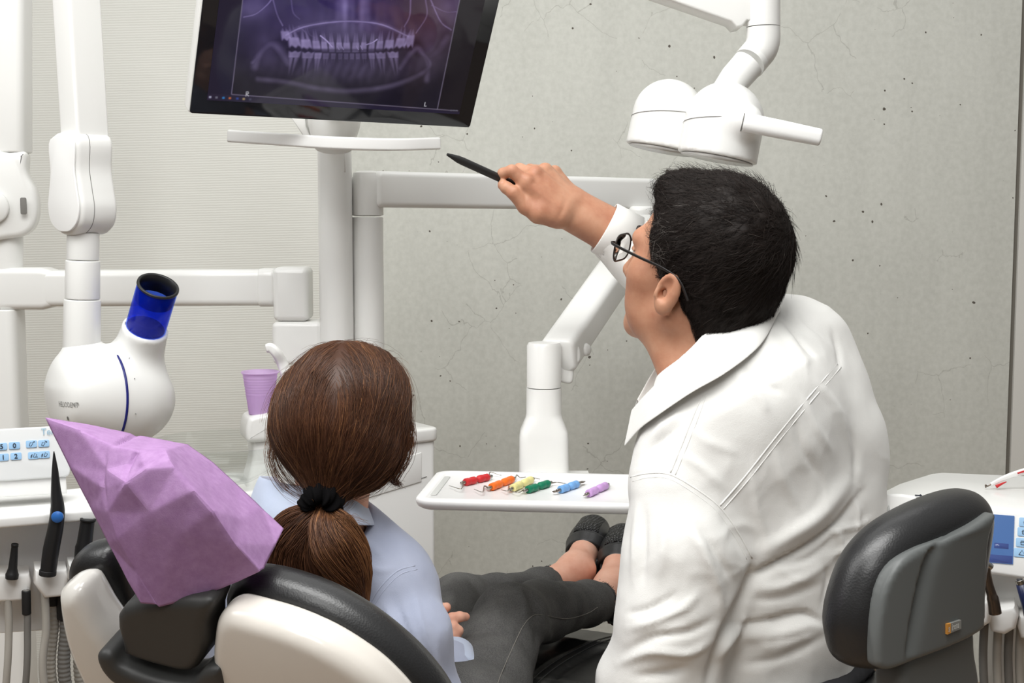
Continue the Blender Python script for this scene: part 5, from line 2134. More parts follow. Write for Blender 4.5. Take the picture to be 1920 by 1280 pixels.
def build_stool():
    U = unit(A(.90, .43, 0))
    o = W(1710, 1090, 1.50)
    pl = Plane(o, U, unit(A(.03, .05, 1)))
    sc_ = STOOL_SEAT
    t = thing('stool', 'black padded swivel stool with grey plastic backrest shell', 'stool', A(sc_[0], sc_[1], 0))
    pls = Plane(o + pl.N * (.030 if np.dot(pl.N, A(0, 1, 0)) > 0 else -.030), U, unit(A(.03, .05, 1)))
    blk = smooth_outline(pls.outline([(1564, 1200), (1561, 1160), (1570, 1108), (1594, 1042), (1638, 988), (1698, 952), (1766, 930), (1826, 923), (1874, 932), (1898, 956), (1900, 1000), (1873, 1100), (1863, 1180), (1778, 1215), (1658, 1246), (1608, 1250), (1576, 1238)]), 6)
    sh = smooth_outline(pl.outline([(1622, 1228), (1624, 1165), (1636, 1098), (1660, 1052), (1700, 1025), (1745, 1010), (1818, 986), (1878, 967), (1881, 978), (1864, 1012), (1856, 1070), (1852, 1165), (1842, 1183), (1760, 1208), (1700, 1226), (1648, 1245), (1628, 1243)]), 6)
    sg = 1 if np.dot(pl.N, A(0, -1, 0)) > 0 else -1

    def bend(vf, k=1.2):
        V, F = vf
        q = (V - pl.o) @ pl.U
        q = q + .03
        return V - np.outer(sg * k * q * q, pl.N), F
    put('back_cushion', bend(panel_sdf(pls, blk, .078, .037, .0, .005)), M['leather'], t)
    vf = panel_sdf(pl, sh, .022, .006, .012, .0032)
    V, F = bend(vf)
    V = folds(V, F, [([(1762, 1012), (1738, 1050), (1722, 1110), (1710, 1170), (1700, 1235)], 9, -.011, 1), ([(1640, 1240), (1634, 1160), (1655, 1075), (1720, 1030), (1860, 985)], 5, .0025)], True)
    put('back_shell', (V, F), M['stool_grey'], t)

    def on(px, py, e=.0008):
        d = ray(px, py)
        c = A(0, 0, CAMZ)
        best = None
        pr = proj(V)
        i = np.argsort(((pr - A(px, py)) ** 2).sum(1))[:40]
        i = i[np.argsort(np.linalg.norm(V[i] - c, axis=1))[:8]]
        p = V[i].mean(0)
        tt = np.dot(p - c, pl.N) / np.dot(d, pl.N)
        return c + d * tt + pl.N * sg * e
    a, b, cc, dd = on(1773, 1188), on(1799, 1177), on(1799, 1161), on(1773, 1169)
    a, b, cc, dd = [q + pl.N * sg * .0015 for q in (a, b, cc, dd)]
    def lerp(s, r):
        return (a * (1 - s) + b * s) * (1 - r) + (dd * (1 - s) + cc * s) * r
    def plate(s0, s1, m, nm, e):
        q = [lerp(s0, 0), lerp(s1, 0), lerp(s1, 1), lerp(s0, 1)]
        top = [x + pl.N * sg * e for x in q]
        bot = [x - pl.N * sg * .003 for x in q]
        Vv = np.array(bot + top)
        return put(nm, (Vv, [(3, 2, 1, 0), (4, 5, 6, 7), (0, 1, 5, 4), (1, 2, 6, 5), (2, 3, 7, 6), (3, 0, 4, 7)]), m, t, smooth=False)
    plate(0, .25, M['ink_orange'], 'badge', .0006)
    plate(.25, 1, M['plate_grey'], 'badge', .0006)
    hgt = np.linalg.norm(dd - a)
    put('lettering', text_vf('s', hgt * .95, lerp(.04, .25) + pl.N * sg * .0007, b - a, dd - a, squeeze=.62, font_w=.00025), M['ink_white'], t, smooth=False)
    put('lettering', text_vf('irona', hgt * .95, lerp(.29, .25) + pl.N * sg * .0007, b - a, dd - a, squeeze=.56, font_w=.00025), M['ink_white'], t, smooth=False)
    # support arm of the back, seat, column
    ps = Plane(W(1760, 1240, 1.52), U, unit(A(.03, .05, 1)))
    sup = ps.outline([(1688, 1228), (1750, 1205), (1836, 1180), (1848, 1230), (1862, 1300), (1860, 1420), (1720, 1430), (1676, 1300)])
    put('back_support', bend(panel_sdf(ps, smooth_outline(sup, 4), .05, .012, -.012, .005)), M['stool_grey'], t)
    put('hinge', tube([W(1636, 1247, 1.56), W(1672, 1236, 1.56)], .008, 20, rnd=.001), M['steel'], t)
    put('seat', lathe([(.02, -.06), (.17, -.06), (.195, -.045), (.20, -.015), (.19, .012), (.15, .022), (.02, .024)], sc_, (0, 0, 1), 56), M['leather'], t)
    put('carrier', sweep([W(1775, 1420, 1.54), A(sc_[0], sc_[1], sc_[2] - .10)], rrect(.07, .03, .01), hint=(1, 0, 0), rnd=.004), M['black'], t, angle=50)
    put('column', tube([sc_ - A(0, 0, .06), A(sc_[0], sc_[1], .10)], .028, 28), M['steel'], t)
    for k in range(5):
        a2 = 2 * math.pi * k / 5 + .3
        e = A(sc_[0] + .27 * math.cos(a2), sc_[1] + .27 * math.sin(a2), .075)
        put('leg', sweep([A(sc_[0], sc_[1], .10), e], rrect(.04, .025, .008), scale=[1.2, .8], rnd=.004), M['black'], t, angle=50)
        put('caster', lathe([(.01, -.012), (.03, -.012), (.03, .012), (.01, .012)], e * A(1, 1, 0) + A(0, 0, .0305), (-math.sin(a2), math.cos(a2), 0), 24), M['black_matte'], t, angle=50)


build_stool()
# ------------------------------------------------------------------ people
def head_d(P, C, Rm, sc, female=False):
    """head in its own frame: x to its right, y forward, z up"""
    q = (P - C) @ Rm / sc
    d = d_ell(q, (0, -.012, .022), (.075, .097, .093))
    d = smin(d, d_ell(q, (0, .040, -.035), (.058, .056, .080)), .03)
    for s in (-1, 1):
        d = smin(d, d_cone(q, (.050 * s, -.004, -.070), (.012 * s, .074, -.106), .019, .016), .026)
        d = smin(d, d_ell(q, (.044 * s, .056, -.030), (.022, .024, .020)), .02)
        d = smin(d, d_ell(q, (.036 * s, .056, -.068), (.020, .024, .030)), .025)
        d = smax(d, -d_ell(q, (.031 * s, .104, -.004), (.019, .016, .013)), .012)
    d = smin(d, d_cone(q, (-.036, .079, .016), (.036, .079, .016), .012, .012), .016)
    d = smin(d, d_cone(q, (0, .090, .000), (0, .112, -.040), .0075, .0115), .014)
    for s in (-1, 1):
        d = smin(d, d_ell(q, (.013 * s, .101, -.043), (.008, .010, .008)), .006)
    d = smin(d, d_ell(q, (0, .083, -.082), (.024, .014, .020)), .016)
    d = smin(d, d_ell(q, (0, .097, -.076), (.021, .008, .0055)), .004)
    d = smin(d, d_ell(q, (0, .096, -.087), (.018, .008, .006)), .004)
    d = smin(d, d_ell(q, (0, .084, -.112), (.020, .016, .016)), .016)
    for s in (-1, 1):
        t = np.stack([A(math.cos(-.12), s * math.sin(-.12), 0), A(-s * math.sin(-.12), math.cos(-.12), 0), A(0, 0, 1)], 1)
        tl = t @ np.array(Matrix.Rotation(.22, 3, 'X'))
        c = A(.0805 * s, -.008, -.034)
        e = d_ell(q, c, (.0068, .0175, .0275), tl)
        e = smin(e, d_ell(q, c + A(-.002 * s, .004, -.022), (.006, .010, .010), tl), .008)
        d = smin(d, e, .006)
        d = smax(d, -d_ell(q, c + tl @ A(.0080 * s, .002, .004), (.0085, .0120, .0195), tl), .0025)
        d = smin(d, d_ell(q, c + tl @ A(.002 * s, -.006, .001), (.0030, .0022, .014), tl), .003)
        d = smin(d, d_ell(q, c + tl @ A(.003 * s, .0125, -.007), (.0035, .0035, .0065), tl), .003)
        d = smax(d, -d_ell(q, c + tl @ A(.003 * s, .0055, -.004), (.009, .0050, .0080), tl), .002)
    return d * sc


def strands(f, seeds, dirf, length, nseg, r, lift, jit=.25, taper=.3, rng=None, gravity=0):
    """fine tubes laid along a surface; returns vertices, faces"""
    rng = rng or RNG
    N = len(seeds)
    p = seeds.copy()
    L = length if not np.isscalar(length) else np.full(N, length)
    st = (L / nseg)[:, None]
    pts = np.empty((N, nseg + 1, 3))
    noise = rng.normal(0, jit, (N, 3))
    wob = rng.normal(0, jit * .35, (nseg + 1, N, 3))
    lf = lift * rng.uniform(.2, 1.3, N)
    for k in range(nseg + 1):
        t = k / nseg
        g = grad(f, p, .0015)
        g /= np.linalg.norm(g, axis=1)[:, None] + 1e-9
        tgt = lf * (.15 + t * 1.0 if lift > 0 else 1)
        p = p - g * (np.clip(f(p) - tgt, -.02, .02))[:, None]
        pts[:, k] = p
        d = dirf(p) + noise + wob[k]
        d[:, 2] -= gravity * t
        d -= g * (d * g).sum(1)[:, None]
        d /= np.linalg.norm(d, axis=1)[:, None] + 1e-9
        p = p + d * st
    return ribbons(pts, r, taper)


def ribbons(pts, r, taper=.3):
    N, S, _ = pts.shape
    T = np.gradient(pts, axis=1)
    T /= np.linalg.norm(T, axis=2)[:, :, None] + 1e-9
    ref = np.tile(A(.3, .5, .81), (N, S, 1))
    X = np.cross(T, ref)
    X /= np.linalg.norm(X, axis=2)[:, :, None] + 1e-9
    Yv = np.cross(T, X)
    t = np.linspace(0, 1, S)
    rr = r * (1 - (1 - taper) * t ** 2)
    rr[0] *= .6
    V = np.empty((N, S, 3, 3))
    for i in range(3):
        a = 2 * math.pi * i / 3
        V[:, :, i] = pts + (X * math.cos(a) + Yv * math.sin(a)) * rr[None, :, None]
    idx = np.arange(N * S * 3).reshape(N, S, 3)
    F = []
    for i in range(3):
        j = (i + 1) % 3
        F.append(np.stack([idx[:, :-1, i], idx[:, :-1, j], idx[:, 1:, j], idx[:, 1:, i]], -1).reshape(-1, 4))
    return V.reshape(-1, 3), np.concatenate(F)


def sample_surface(V, F, n, rng, keep=None):
    a, b, c, d = (V[F[:, i]] for i in range(4))
    ar = np.linalg.norm(np.cross(c - a, d - b), axis=1)
    ctr = (a + b + c + d) / 4
    if keep is not None:
        ar = ar * keep(ctr)
    i = rng.choice(len(F), n, p=ar / ar.sum())
    u = rng.uniform(0, 1, (n, 1))
    v = rng.uniform(0, 1, (n, 1))
    return (a[i] * (1 - u) + b[i] * u) * (1 - v) + (d[i] * (1 - u) + c[i] * u) * v


def put_hair(name, pieces, cols, m, parent):
    V = np.concatenate([p[0] for p in pieces])
    F = []
    n = 0
    for v, f in pieces:
        F.append(f + n)
        n += len(v)
    o = put(name, (V, np.concatenate(F)), m, parent)
    at = o.data.attributes.new('strand', 'FLOAT', 'POINT')
    at.data.foreach_set('value', np.concatenate(cols).astype(np.float32))
    return o


def cat_quads(*vfs):
    V = []
    F = []
    n = 0
    for v, f in vfs:
        V.append(v)
        F.append(np.asarray(f) + n)
        n += len(v)
    return np.concatenate(V), np.concatenate(F)


# ------------------------------------------------------------------ the dentist
def build_dentist():
    C = W(1316, 491, 1.90)
    yaw, pit, rl = math.radians(49), math.radians(13.3), math.radians(-2)
    Rm = np.array(Matrix.Rotation(yaw, 3, 'Z') @ Matrix.Rotation(pit, 3, 'X') @ Matrix.Rotation(rl, 3, 'Y'))
    sc = 1.06
    loc = lambda x, y, z: C + Rm @ (A(x, y, z) * sc)
    base = A(STOOL_SEAT[0], STOOL_SEAT[1], STOOL_SEAT[2] + .024)
    t = thing('person', 'seated person in white shirt and black glasses pointing a black pen at the monitor', 'person', base)
    nb = W(1345, 715, 1.90)

    def f_head(P):
        d = head_d(P, C, Rm, sc)
        d = smin(d, d_cone(P, loc(0, -.022, -.065), nb, .060, .064), .028)
        d = smin(d, d_cone(P, loc(-.02, .03, -.10), W(1290, 720, 1.88), .030, .035), .03)
        return d
    hv = snet(f_head, C - A(.17, .17, .28), C + A(.17, .19, .17), .0031)
    # hidden trunk, arms and legs under the clothes, coarse
    hipc = W(1435, 1290, 1.885)
    fw = unit(A(-.55, .83, 0))
    lt = A(-fw[1], fw[0], 0)
    lw = unit(A(.10, 1, 0))
    knee = [hipc + lw * .36 + A(.06 - s * .10, 0, -.20) for s in (-1, 1)]
    foot = [A(k[0], k[1], .09) + lw * .05 for k in knee]

    def f_body(P):
        d = d_chain(P, [nb, W(1410, 850, 1.89), W(1440, 1120, 1.89), hipc], [.055, .095, .10, .105], .04)
        d = smin(d, d_chain(P, [W(1285, 930, 1.81), W(1275, 1180, 1.77), W(1255, 1300, 1.78), W(1180, 1400, 2.02)], [.045, .042, .04, .032], 0), .03)
        d = smin(d, d_chain(P, [W(1475, 670, 1.97), W(1275, 570, 2.19), W(1150, 440, 2.215)], [.045, .038, .026], 0), .03)
        for k, ft, s in zip(knee, foot, (-1, 1)):
            d = smin(d, d_chain(P, [hipc + lt * s * .09, k, ft, ft + lw * .14 - A(0, 0, .045)], [.085, .058, .042, .032], .01), .03)
        return d
    lo, hi = bounds([nb, hipc, *knee, *foot, W(1150, 440, 2.2), W(1180, 1400, 2.02), *[q + lw * .18 for q in foot]], .13)
    lo[2] = max(lo[2], .002)
    bv = snet(f_body, lo, hi, .016)
    # right hand closed on the pen
    S = lambda *a: [W(*p) for p in a]
    wr = W(1066, 390, 2.205)
    elb = W(1240, 530, 2.21)
    ptip, pend = W(838, 289, 2.13), W(1004, 364, 2.205)
    pdir = unit(pend - ptip)

    def f_hand(P):
        d = d_chain(P, [W(1210, 500, 2.22), W(1130, 428, 2.215), wr], [.032, .029, .025], 0)
        d2 = d_chain(P, [W(1210, 508, 2.22), W(1130, 432, 2.210), W(1052, 402, 2.19)], [.030, .027, .019], 0)
        d = smin(d, d2, .02)
        d = smin(d, d_chain(P, S((1140, 420, 2.225), (1080, 377, 2.215)), [.028, .020], 0), .02)
        mc = [(W(988, 345, 2.168), .0155), (W(1004, 329, 2.185), .0155), (W(1022, 323, 2.208), .0150), (W(1040, 327, 2.232), .0135)]
        wrs = [W(1042, 395, 2.178), W(1055, 385, 2.19), W(1065, 380, 2.205), W(1072, 378, 2.225)]
        for (m, r), w_ in zip(mc, wrs):
            d = smin(d, d_cone(P, w_, m, .0205, r), .014)
        # thenar
        d = smin(d, d_chain(P, S((1045, 404, 2.178), (1010, 397, 2.170), (986, 386, 2.168)), [.020, .019, .0135], .004), .012)
        d = smin(d, d_chain(P, S((1020, 385, 2.20), (1000, 362, 2.20)), [.022, .018], 0), .012)
        fing = [
            (S((988, 345, 2.168), (960, 320, 2.163), (943, 325, 2.172), (941, 335, 2.186)), [.0125, .0098, .0088, .0076]),
            (S((1004, 329, 2.185), (974, 317, 2.205), (966, 334, 2.224), (982, 349, 2.218)), [.0125, .0098, .0088, .0078]),
            (S((1022, 323, 2.208), (994, 318, 2.250), (990, 340, 2.255), (1008, 352, 2.235)), [.0120, .0095, .0085, .0075]),
            (S((1040, 327, 2.232), (1017, 324, 2.275), (1014, 343, 2.275), (1026, 354, 2.252)), [.0108, .0082, .0074, .0066]),
        ]
        for pts, rs in fing:
            e = d_chain(P, pts, rs, .003)
            d = smin(d, e, .005)
        th = d_chain(P, S((986, 386, 2.168), (962, 361, 2.160), (950, 352, 2.163), (943, 347, 2.168)), [.0135, .0108, .0100, .0088], .003)
        d = smin(d, th, .006)
        # knuckle dimples
        for (m, r) in mc:
            d = smin(d, np.linalg.norm(P - m - A(0, -.006, .006), axis=1) - .0085, .006)
        # tendons on the back of the hand
        return d
    lo, hi = bounds(S((930, 300, 2.15), (1220, 540, 2.24), (1040, 300, 2.29)), .035)
    hnd = snet(f_hand, lo, hi, .0024)
    Vh, Fh = hnd
    Vh = folds(Vh, Fh, [([(988, 388), (985, 372), (984, 350)], 3, -.0012), ([(957, 355), (963, 362), (964, 368)], 1.4, -.0011), ([(960, 352), (966, 359), (967, 365)], 1.4, -.0009),
                        ([(1004, 330), (1030, 352), (1058, 372)], 4, .0010), ([(990, 345), (1020, 368), (1050, 388)], 4, .0009), ([(1022, 326), (1045, 345), (1068, 366)], 4, .0010),
                        ([(996, 338), (1012, 350)], 4, -.0012), ([(1013, 327), (1028, 340)], 4, -.0012), ([(1062, 372), (1056, 392), (1046, 410)], 5, -.0016), ([(958, 310), (966, 318)], 2, -.0006)])
    Vh = smooth_mesh(Vh, Fh, 1, .4)
    body = cat_quads(hv, bv, (Vh, Fh))
    put('body', body, M['skin_m'], t)
    # thumb nail
    nc = W(944.5, 348, 2.1585)
    put('nail', prism(rrect(.0125, .0095, .004), .0016, nc, unit(W(962, 361, 2.16) - W(943, 347, 2.167)), A(.25, .1, 1), .0006), M['nail'], t)
    # eyes, brows, lips
    for s in (-1, 1):
        e = loc(.031 * s, .0795, -.004)
        put('eye', lathe([(.0005, -.0118)] + [(.0118 * math.cos(a), .0118 * math.sin(a)) for a in np.linspace(-1.5, 1.5, 14)] + [(.0005, .0118)], e, Rm @ A(0, 1, 0), 24), M['eye'], t)
        put('iris', lathe([(.0056, .0101), (.0045, .0112), (.0004, .0119)], e, Rm @ A(0, 1, 0), 20), M['iris'], t)
        for lo_, hi_ in ((12, 105), (-105, -26)):
            rows = []
            for an in np.radians(np.linspace(lo_, hi_, 10)):
                rows.append(np.array([e + Rm @ (A(math.sin(ph), math.cos(ph) * math.cos(an), math.cos(ph) * math.sin(an)) * .0128) for ph in np.radians(np.linspace(-80, 80, 14))]))
            nn_ = len(rows[0])
            o_ = put('eyelid', (np.concatenate(rows), np.array([(i * nn_ + j, i * nn_ + j + 1, (i + 1) * nn_ + j + 1, (i + 1) * nn_ + j) for i in range(9) for j in range(nn_ - 1)])), M['skin_m'], t)
            so_ = o_.modifiers.new('solid', 'SOLIDIFY')
            so_.thickness = .0012
        put('eyebrow', tube(catmull([loc(.012 * s, .0918, .022), loc(.030 * s, .0905, .027), loc(.046 * s, .0805, .021)], 5), .0032, 8, scale=[1, 1, 1, 1, 1, .9, .85, .8, .7, .6, .4]), mat('brow', srgb(34, 28, 26), .8), t)
    # hair
    hy = [-.13, -.085, -.055, -.030, -.012, .000, .012, .018, .032, .040, .050, .062, .078, .12]
    hz = [-.120, -.120, -.100, -.060, -.030, -.006, -.034, -.044, -.036, .006, .042, .066, .090, .105]

    def f_hair(P):
        q = (P - C) @ Rm / sc
        d = d_ell(q, (0, -.020, .026), (.0835, .104, .0985))
        d = smin(d, d_cone(q, (0, -.045, -.03), (0, -.048, -.10), .070, .054), .02)
        d = smin(d, d_ell(q, (0, .045, .088), (.052, .034, .026)), .02)
        cut = np.interp(q[:, 1], hy, hz) - q[:, 2]
        d = smax(d, cut * .8, .010)
        n = vnoise(P, .020, 11) * .0016
        return d * sc + n
    hr = snet(f_hair, C - A(.16, .16, .19), C + A(.17, .17, .17), .0034)
    rng = np.random.default_rng(3)
    wh = loc(.012, -.092, .062)

    def dirf(P):
        v = P - wh
        v = v / (np.linalg.norm(v, axis=1)[:, None] + 1e-6)
        tw = np.cross(v, Rm @ A(0, -.8, .6))
        return v + tw * .35 + vnoise(P, .02, 20)[:, None] * (Rm @ A(.35, 0, .1)) + A(0, 0, -.25)
    pieces, cols = [hr], [np.full(len(hr[0]), .12)]
    for n, ln, r, lift, nm in ((11000, .024, .00030, .0030, 0), (3600, .036, .00026, .010, 1)):
        sd = sample_surface(*hr, n, rng)
        q = (sd - C) @ Rm / sc
        if nm == 1:
            m = (q[:, 2] > .02)
            sd, q = sd[m], q[m]
        vf = strands(f_hair, sd, dirf, ln * rng.uniform(.6, 1.2, len(sd)), 6, r, lift, .30 + .18 * nm, .25, rng)
        grey = np.exp(-(((q[:, 1] - .030) / .032) ** 2 + ((q[:, 2] - .0) / .05) ** 2)) * (q[:, 0] < 0)
        c = np.clip(rng.beta(1.3, 4, len(sd)) * .8 + (rng.uniform(0, 1, len(sd)) < grey * .5) * rng.uniform(.5, .9, len(sd)) + (rng.uniform(0, 1, len(sd)) < .02) * .5, 0, 1)
        pieces.append(vf)
        cols.append(np.repeat(c, len(vf[0]) // len(sd)))
    put_hair('hair', pieces, cols, M['hair_m'], t)
    # spectacles: lie on the face, so a thing of their own
    g = thing('glasses', 'black framed glasses worn by the person in the white shirt', 'glasses', loc(0, .1, -.02))
    lx, lz = .0335, -.006
    for s in (-1, 1):
        P = []
        for x, z in rrect(.049, .037, .015, 5):
            y = .1145 - .9 * (abs(lx * s + x)) ** 2 / .1 * .35
            P.append(loc(lx * s + x, y, lz + z - .01 * abs(x) * 0))
        rings = []
        for i, p in enumerate(P):
            tt = unit(P[(i + 1) % len(P)] - P[i - 1])
            Mx = frame_z(tt, Rm @ A(0, 1, 0))
            ring = circle(.0012, 8)
            rings.append(p + np.outer(ring[:, 0] * 1.3, Mx[:, 0]) + np.outer(ring[:, 1], Mx[:, 1]))
        put('rim', rings_mesh(rings, closed=True), M['specs'], g)
        ctr = np.mean(P, 0)
        fr_ = [p - (Rm @ A(0, .0004, 0)) for p in P] + [ctr - (Rm @ A(0, .0004, 0))]
        bk_ = [p + (Rm @ A(0, .0004, 0)) for p in P] + [ctr + (Rm @ A(0, .0004, 0))]
        n = len(P)
        Ff = [(i, (i + 1) % n, n) for i in range(n)] + [((i + 1) % n + n + 1, i + n + 1, 2 * n + 1) for i in range(n)] + [((i + 1) % n, i, i + n + 1, (i + 1) % n + n + 1) for i in range(n)]
        put('lens', (np.array(fr_ + bk_), Ff), M['lens'], g)
        put('temple', sweep(catmull([loc(.0605 * s, .1035, .004), loc(.072 * s, .098, .004), loc(.0775 * s, .050, -.001), loc(.0800 * s, .008, -.005), loc(.0805 * s, -.022, -.014), loc(.079 * s, -.040, -.036)], 5), rrect(.0022, .0046, .001), hint=(0, 0, 1), rnd=.0008), M['specs'], g, angle=50)
    put('bridge', tube(catmull([loc(-.010, .1135, .002), loc(0, .1165, .005), loc(.010, .1135, .002)], 5), .0016, 8), M['specs'], g)
    # pen
    p = thing('pen', 'black pen held up in the pointing hand', 'pen', (ptip + pend) / 2)
    L = np.linalg.norm(pend - ptip)
    put('barrel', lathe([(.0012, .0), (.0022, .0005), (.0058, .020), (.0064, .030), (.0064, L - .004), (.005, L)], ptip, pdir, 20), M['pen'], p, angle=40)
    cl = ptip + pdir * .098 + A(0, -.003, -.0075)
    put('clip', sweep([cl, cl + pdir * .035], rrect(.0028, .0022, .0008), rnd=.0005), M['pen'], p)
    # ---------------------------------------------------------------- shirt
    br = unit(A(.84, .54, 0))
    Mt = np.stack([br, unit(A(-.54, .84, 0)), A(0, 0, 1)], 1)
    lean = np.array(Matrix.Rotation(-.22, 3, 'Y'))
    Ml = Mt

    def f_shirt(P):
        d = d_ell(P, W(1420, 860, 1.885), (.185, .125, .185), Ml)
        d = smin(d, d_ell(P, W(1432, 1075, 1.885), (.176, .125, .19), Mt), .05)
        d = smin(d, d_ell(P, W(1415, 1290, 1.89), (.152, .130, .21), Mt), .05)
        d = smin(d, d_cone(P, W(1300, 880, 1.835), W(1475, 675, 1.955), .075, .072), .05)
        d = smin(d, d_cone(P, W(1400, 760, 1.87), W(1360, 700, 1.885), .11, .085), .05)
        d = smin(d, d_cone(P, W(1505, 655, 1.965), W(1560, 800, 1.93), .068, .070), .04)
        d = smin(d, d_cone(P, W(1470, 612, 1.96), W(1400, 700, 1.92), .040, .08), .03)
        d = smin(d, d_cone(P, W(1575, 880, 1.92), W(1560, 1000, 1.90), .055, .065), .06)
        # left sleeve hanging
        la = d_chain(P, [W(1275, 930, 1.80), W(1286, 1045, 1.775), W(1268, 1160, 1.755), W(1248, 1285, 1.765), W(1225, 1400, 1.82)], [.071, .080, .074, .075, .072], .03)
        la = smin(la, d_cone(P, W(1225, 1290, 1.79), W(1150, 1360, 2.0), .066, .06), .05)
        d = smin(d, la, .022)
        # right sleeve reaching forward
        ra = d_chain(P, [W(1482, 655, 1.965), W(1370, 610, 2.10), W(1285, 560, 2.195), W(1208, 482, 2.225), W(1140, 431, 2.22)], [.072, .066, .063, .055, .044], .02)
        d = smin(d, ra, .03)
        # neck opening and cuff opening
        d = smax(d, -d_cone(P, W(1345, 715, 1.90), W(1300, 640, 1.90), .066, .070), .012)
        ca, cb = W(1162, 443, 2.22), W(1132, 426, 2.218)
        d = smax(d, d_plane(P, W(1141, 431, 2.219), cb - ca), .003)
        d = smax(d, -d_cone(P, W(1160, 450, 2.222), cb, .039, .0395), .004)
        n = vnoise(P, .085, 31) * .0035 + vnoise(P, .04, 32) * .0018
        return d + n
    lo = np.minimum.reduce([W(1110, 1330, 1.6), W(1110, 1330, 2.1), W(1110, 500, 1.7)])
    lo, hi = A(.12, 1.64, .58), A(.56, 2.32, 1.36)
    V, F = snet(f_shirt, lo, hi, .0042)
    seams = [
        ([(1350, 948), (1400, 890), (1450, 826), (1510, 752), (1570, 682)], 3, -.0020),
        ([(1356, 953), (1406, 895), (1456, 831), (1516, 757), (1576, 687)], 2.5, .0014),
        ([(1314, 738), (1300, 775), (1282, 820), (1255, 886)], 2.6, -.0016),
        ([(1322, 738), (1308, 778), (1290, 824), (1263, 888)], 2.2, .0010),
        ([(1182, 892), (1215, 886), (1255, 888), (1300, 912), (1350, 950), (1385, 1000), (1412, 1050)], 2.8, -.0022),
    ]
    wr_ = [
        # armpit to back
        ([(1398, 1085), (1440, 1058), (1500, 1028), (1560, 985), (1612, 922)], 8, -.010, -1),
        ([(1420, 1040), (1480, 1005), (1540, 962), (1600, 890)], 16, .009),
        ([(1370, 1168), (1440, 1160), (1505, 1146), (1545, 1168)], 7, -.006, -1),
        ([(1380, 1190), (1450, 1190), (1520, 1172), (1550, 1178)], 10, .004),
        ([(1400, 1245), (1470, 1230), (1545, 1190)], 8, -.004),
        ([(1420, 1215), (1480, 1204), (1545, 1180)], 9, .003),
        ([(1410, 1105), (1470, 1098), (1530, 1070), (1580, 1030)], 9, .004),
        ([(1405, 1125), (1470, 1120), (1535, 1095)], 7, -.003),
        ([(1470, 1060), (1520, 1045), (1570, 1005)], 6, -.005),
        # small crumples above the stool
        ([(1540, 1020), (1565, 995), (1610, 985), (1636, 970)], 5, .004), ([(1548, 1045), (1580, 1030), (1620, 1010)], 5, .004),
        ([(1560, 985), (1575, 1010), (1580, 1050)], 5, .004), ([(1600, 930), (1610, 960), (1605, 1000)], 4, .003), ([(1545, 1060), (1552, 1090), (1540, 1140)], 5, -.004),
        # sleeve / armhole dividing line
        ([(1412, 1052), (1402, 1100), (1372, 1160), (1345, 1225), (1325, 1290)], 9, -.014),
        ([(1350, 955), (1375, 1000), (1400, 1045)], 9, -.004),
        # sleeve folds
        ([(1292, 985), (1322, 1040), (1345, 1100), (1352, 1150)], 9, .007), ([(1310, 985), (1345, 1040), (1372, 1090)], 7, -.005),
        ([(1240, 960), (1245, 1020), (1235, 1090)], 10, .004), ([(1195, 950), (1190, 1010), (1186, 1090)], 6, .004), ([(1210, 950), (1208, 1030), (1205, 1090)], 6, -.004),
        ([(1180, 1178), (1225, 1165), (1280, 1140), (1310, 1110)], 8, .006), ([(1176, 1150), (1220, 1140), (1270, 1112)], 7, -.005),
        ([(1175, 1220), (1225, 1195), (1290, 1185), (1340, 1160)], 8, -.006), ([(1160, 1245), (1220, 1222), (1290, 1225), (1335, 1200)], 8, .006),
        ([(1345, 1240), (1370, 1200), (1400, 1150)], 6, .006), ([(1290, 1250), (1250, 1262), (1190, 1268)], 8, -.006),
        # upper back
        ([(1475, 565), (1500, 610), (1535, 640), (1560, 660)], 8, .005), ([(1450, 600), (1490, 650), (1515, 690)], 9, .005), ([(1462, 590), (1500, 640), (1528, 672)], 5, -.004),
        ([(1560, 615), (1572, 660), (1575, 690)], 5, -.004), ([(1380, 695), (1425, 745), (1440, 775)], 8, .003), ([(1400, 690), (1430, 720), (1470, 735)], 7, -.003),
        ([(1505, 745), (1530, 800), (1560, 850)], 7, .004), ([(1535, 720), (1570, 770), (1600, 850)], 8, .004), ([(1490, 780), (1505, 840), (1540, 900)], 8, -.003), ([(1450, 835), (1470, 900), (1500, 960)], 9, .003),
        ([(1590, 800), (1605, 850), (1600, 910)], 7, -.004), ([(1410, 880), (1420, 950), (1440, 1010)], 9, .003),
        ([(1290, 800), (1330, 830), (1390, 850)], 9, .002), ([(1275, 850), (1320, 880), (1360, 920)], 8, .003),
        ([(1215, 830), (1245, 800), (1280, 775)], 6, .003), ([(1200, 860), (1235, 830), (1275, 800)], 5, -.003),
        # right sleeve near the cuff
        ([(1150, 470), (1175, 485), (1190, 500)], 5, -.003), ([(1160, 420), (1180, 440), (1195, 470)], 5, -.002),
    ]
    V = folds(V, F, wr_)
    V = crumple(V, F, .0026, A(.6, .6, 1.), .060, 81)
    V = crumple(V, F, .0012, A(1, .8, .55), .030, 82)
    V = smooth_mesh(V, F, 1, .3)
    put('shirt', (V, F), M['shirt'], t)
    hit = caster(V, F)
    for pts, wd in (([(1350, 948), (1400, 890), (1450, 826), (1510, 752), (1570, 682)], .0016), ([(1357, 954), (1407, 896), (1457, 832), (1517, 758), (1577, 688)], .0012),
                    ([(1316, 742), (1301, 777), (1283, 822), (1257, 886)], .0014), ([(1325, 738), (1310, 780), (1292, 826), (1266, 890)], .0010),
                    ([(1182, 894), (1215, 887), (1255, 889), (1300, 913), (1350, 951), (1385, 1000), (1410, 1046)], .0014),
                    ([(1186, 902), (1217, 895), (1253, 897), (1295, 920), (1343, 957), (1377, 1005), (1400, 1048)], .0008)):
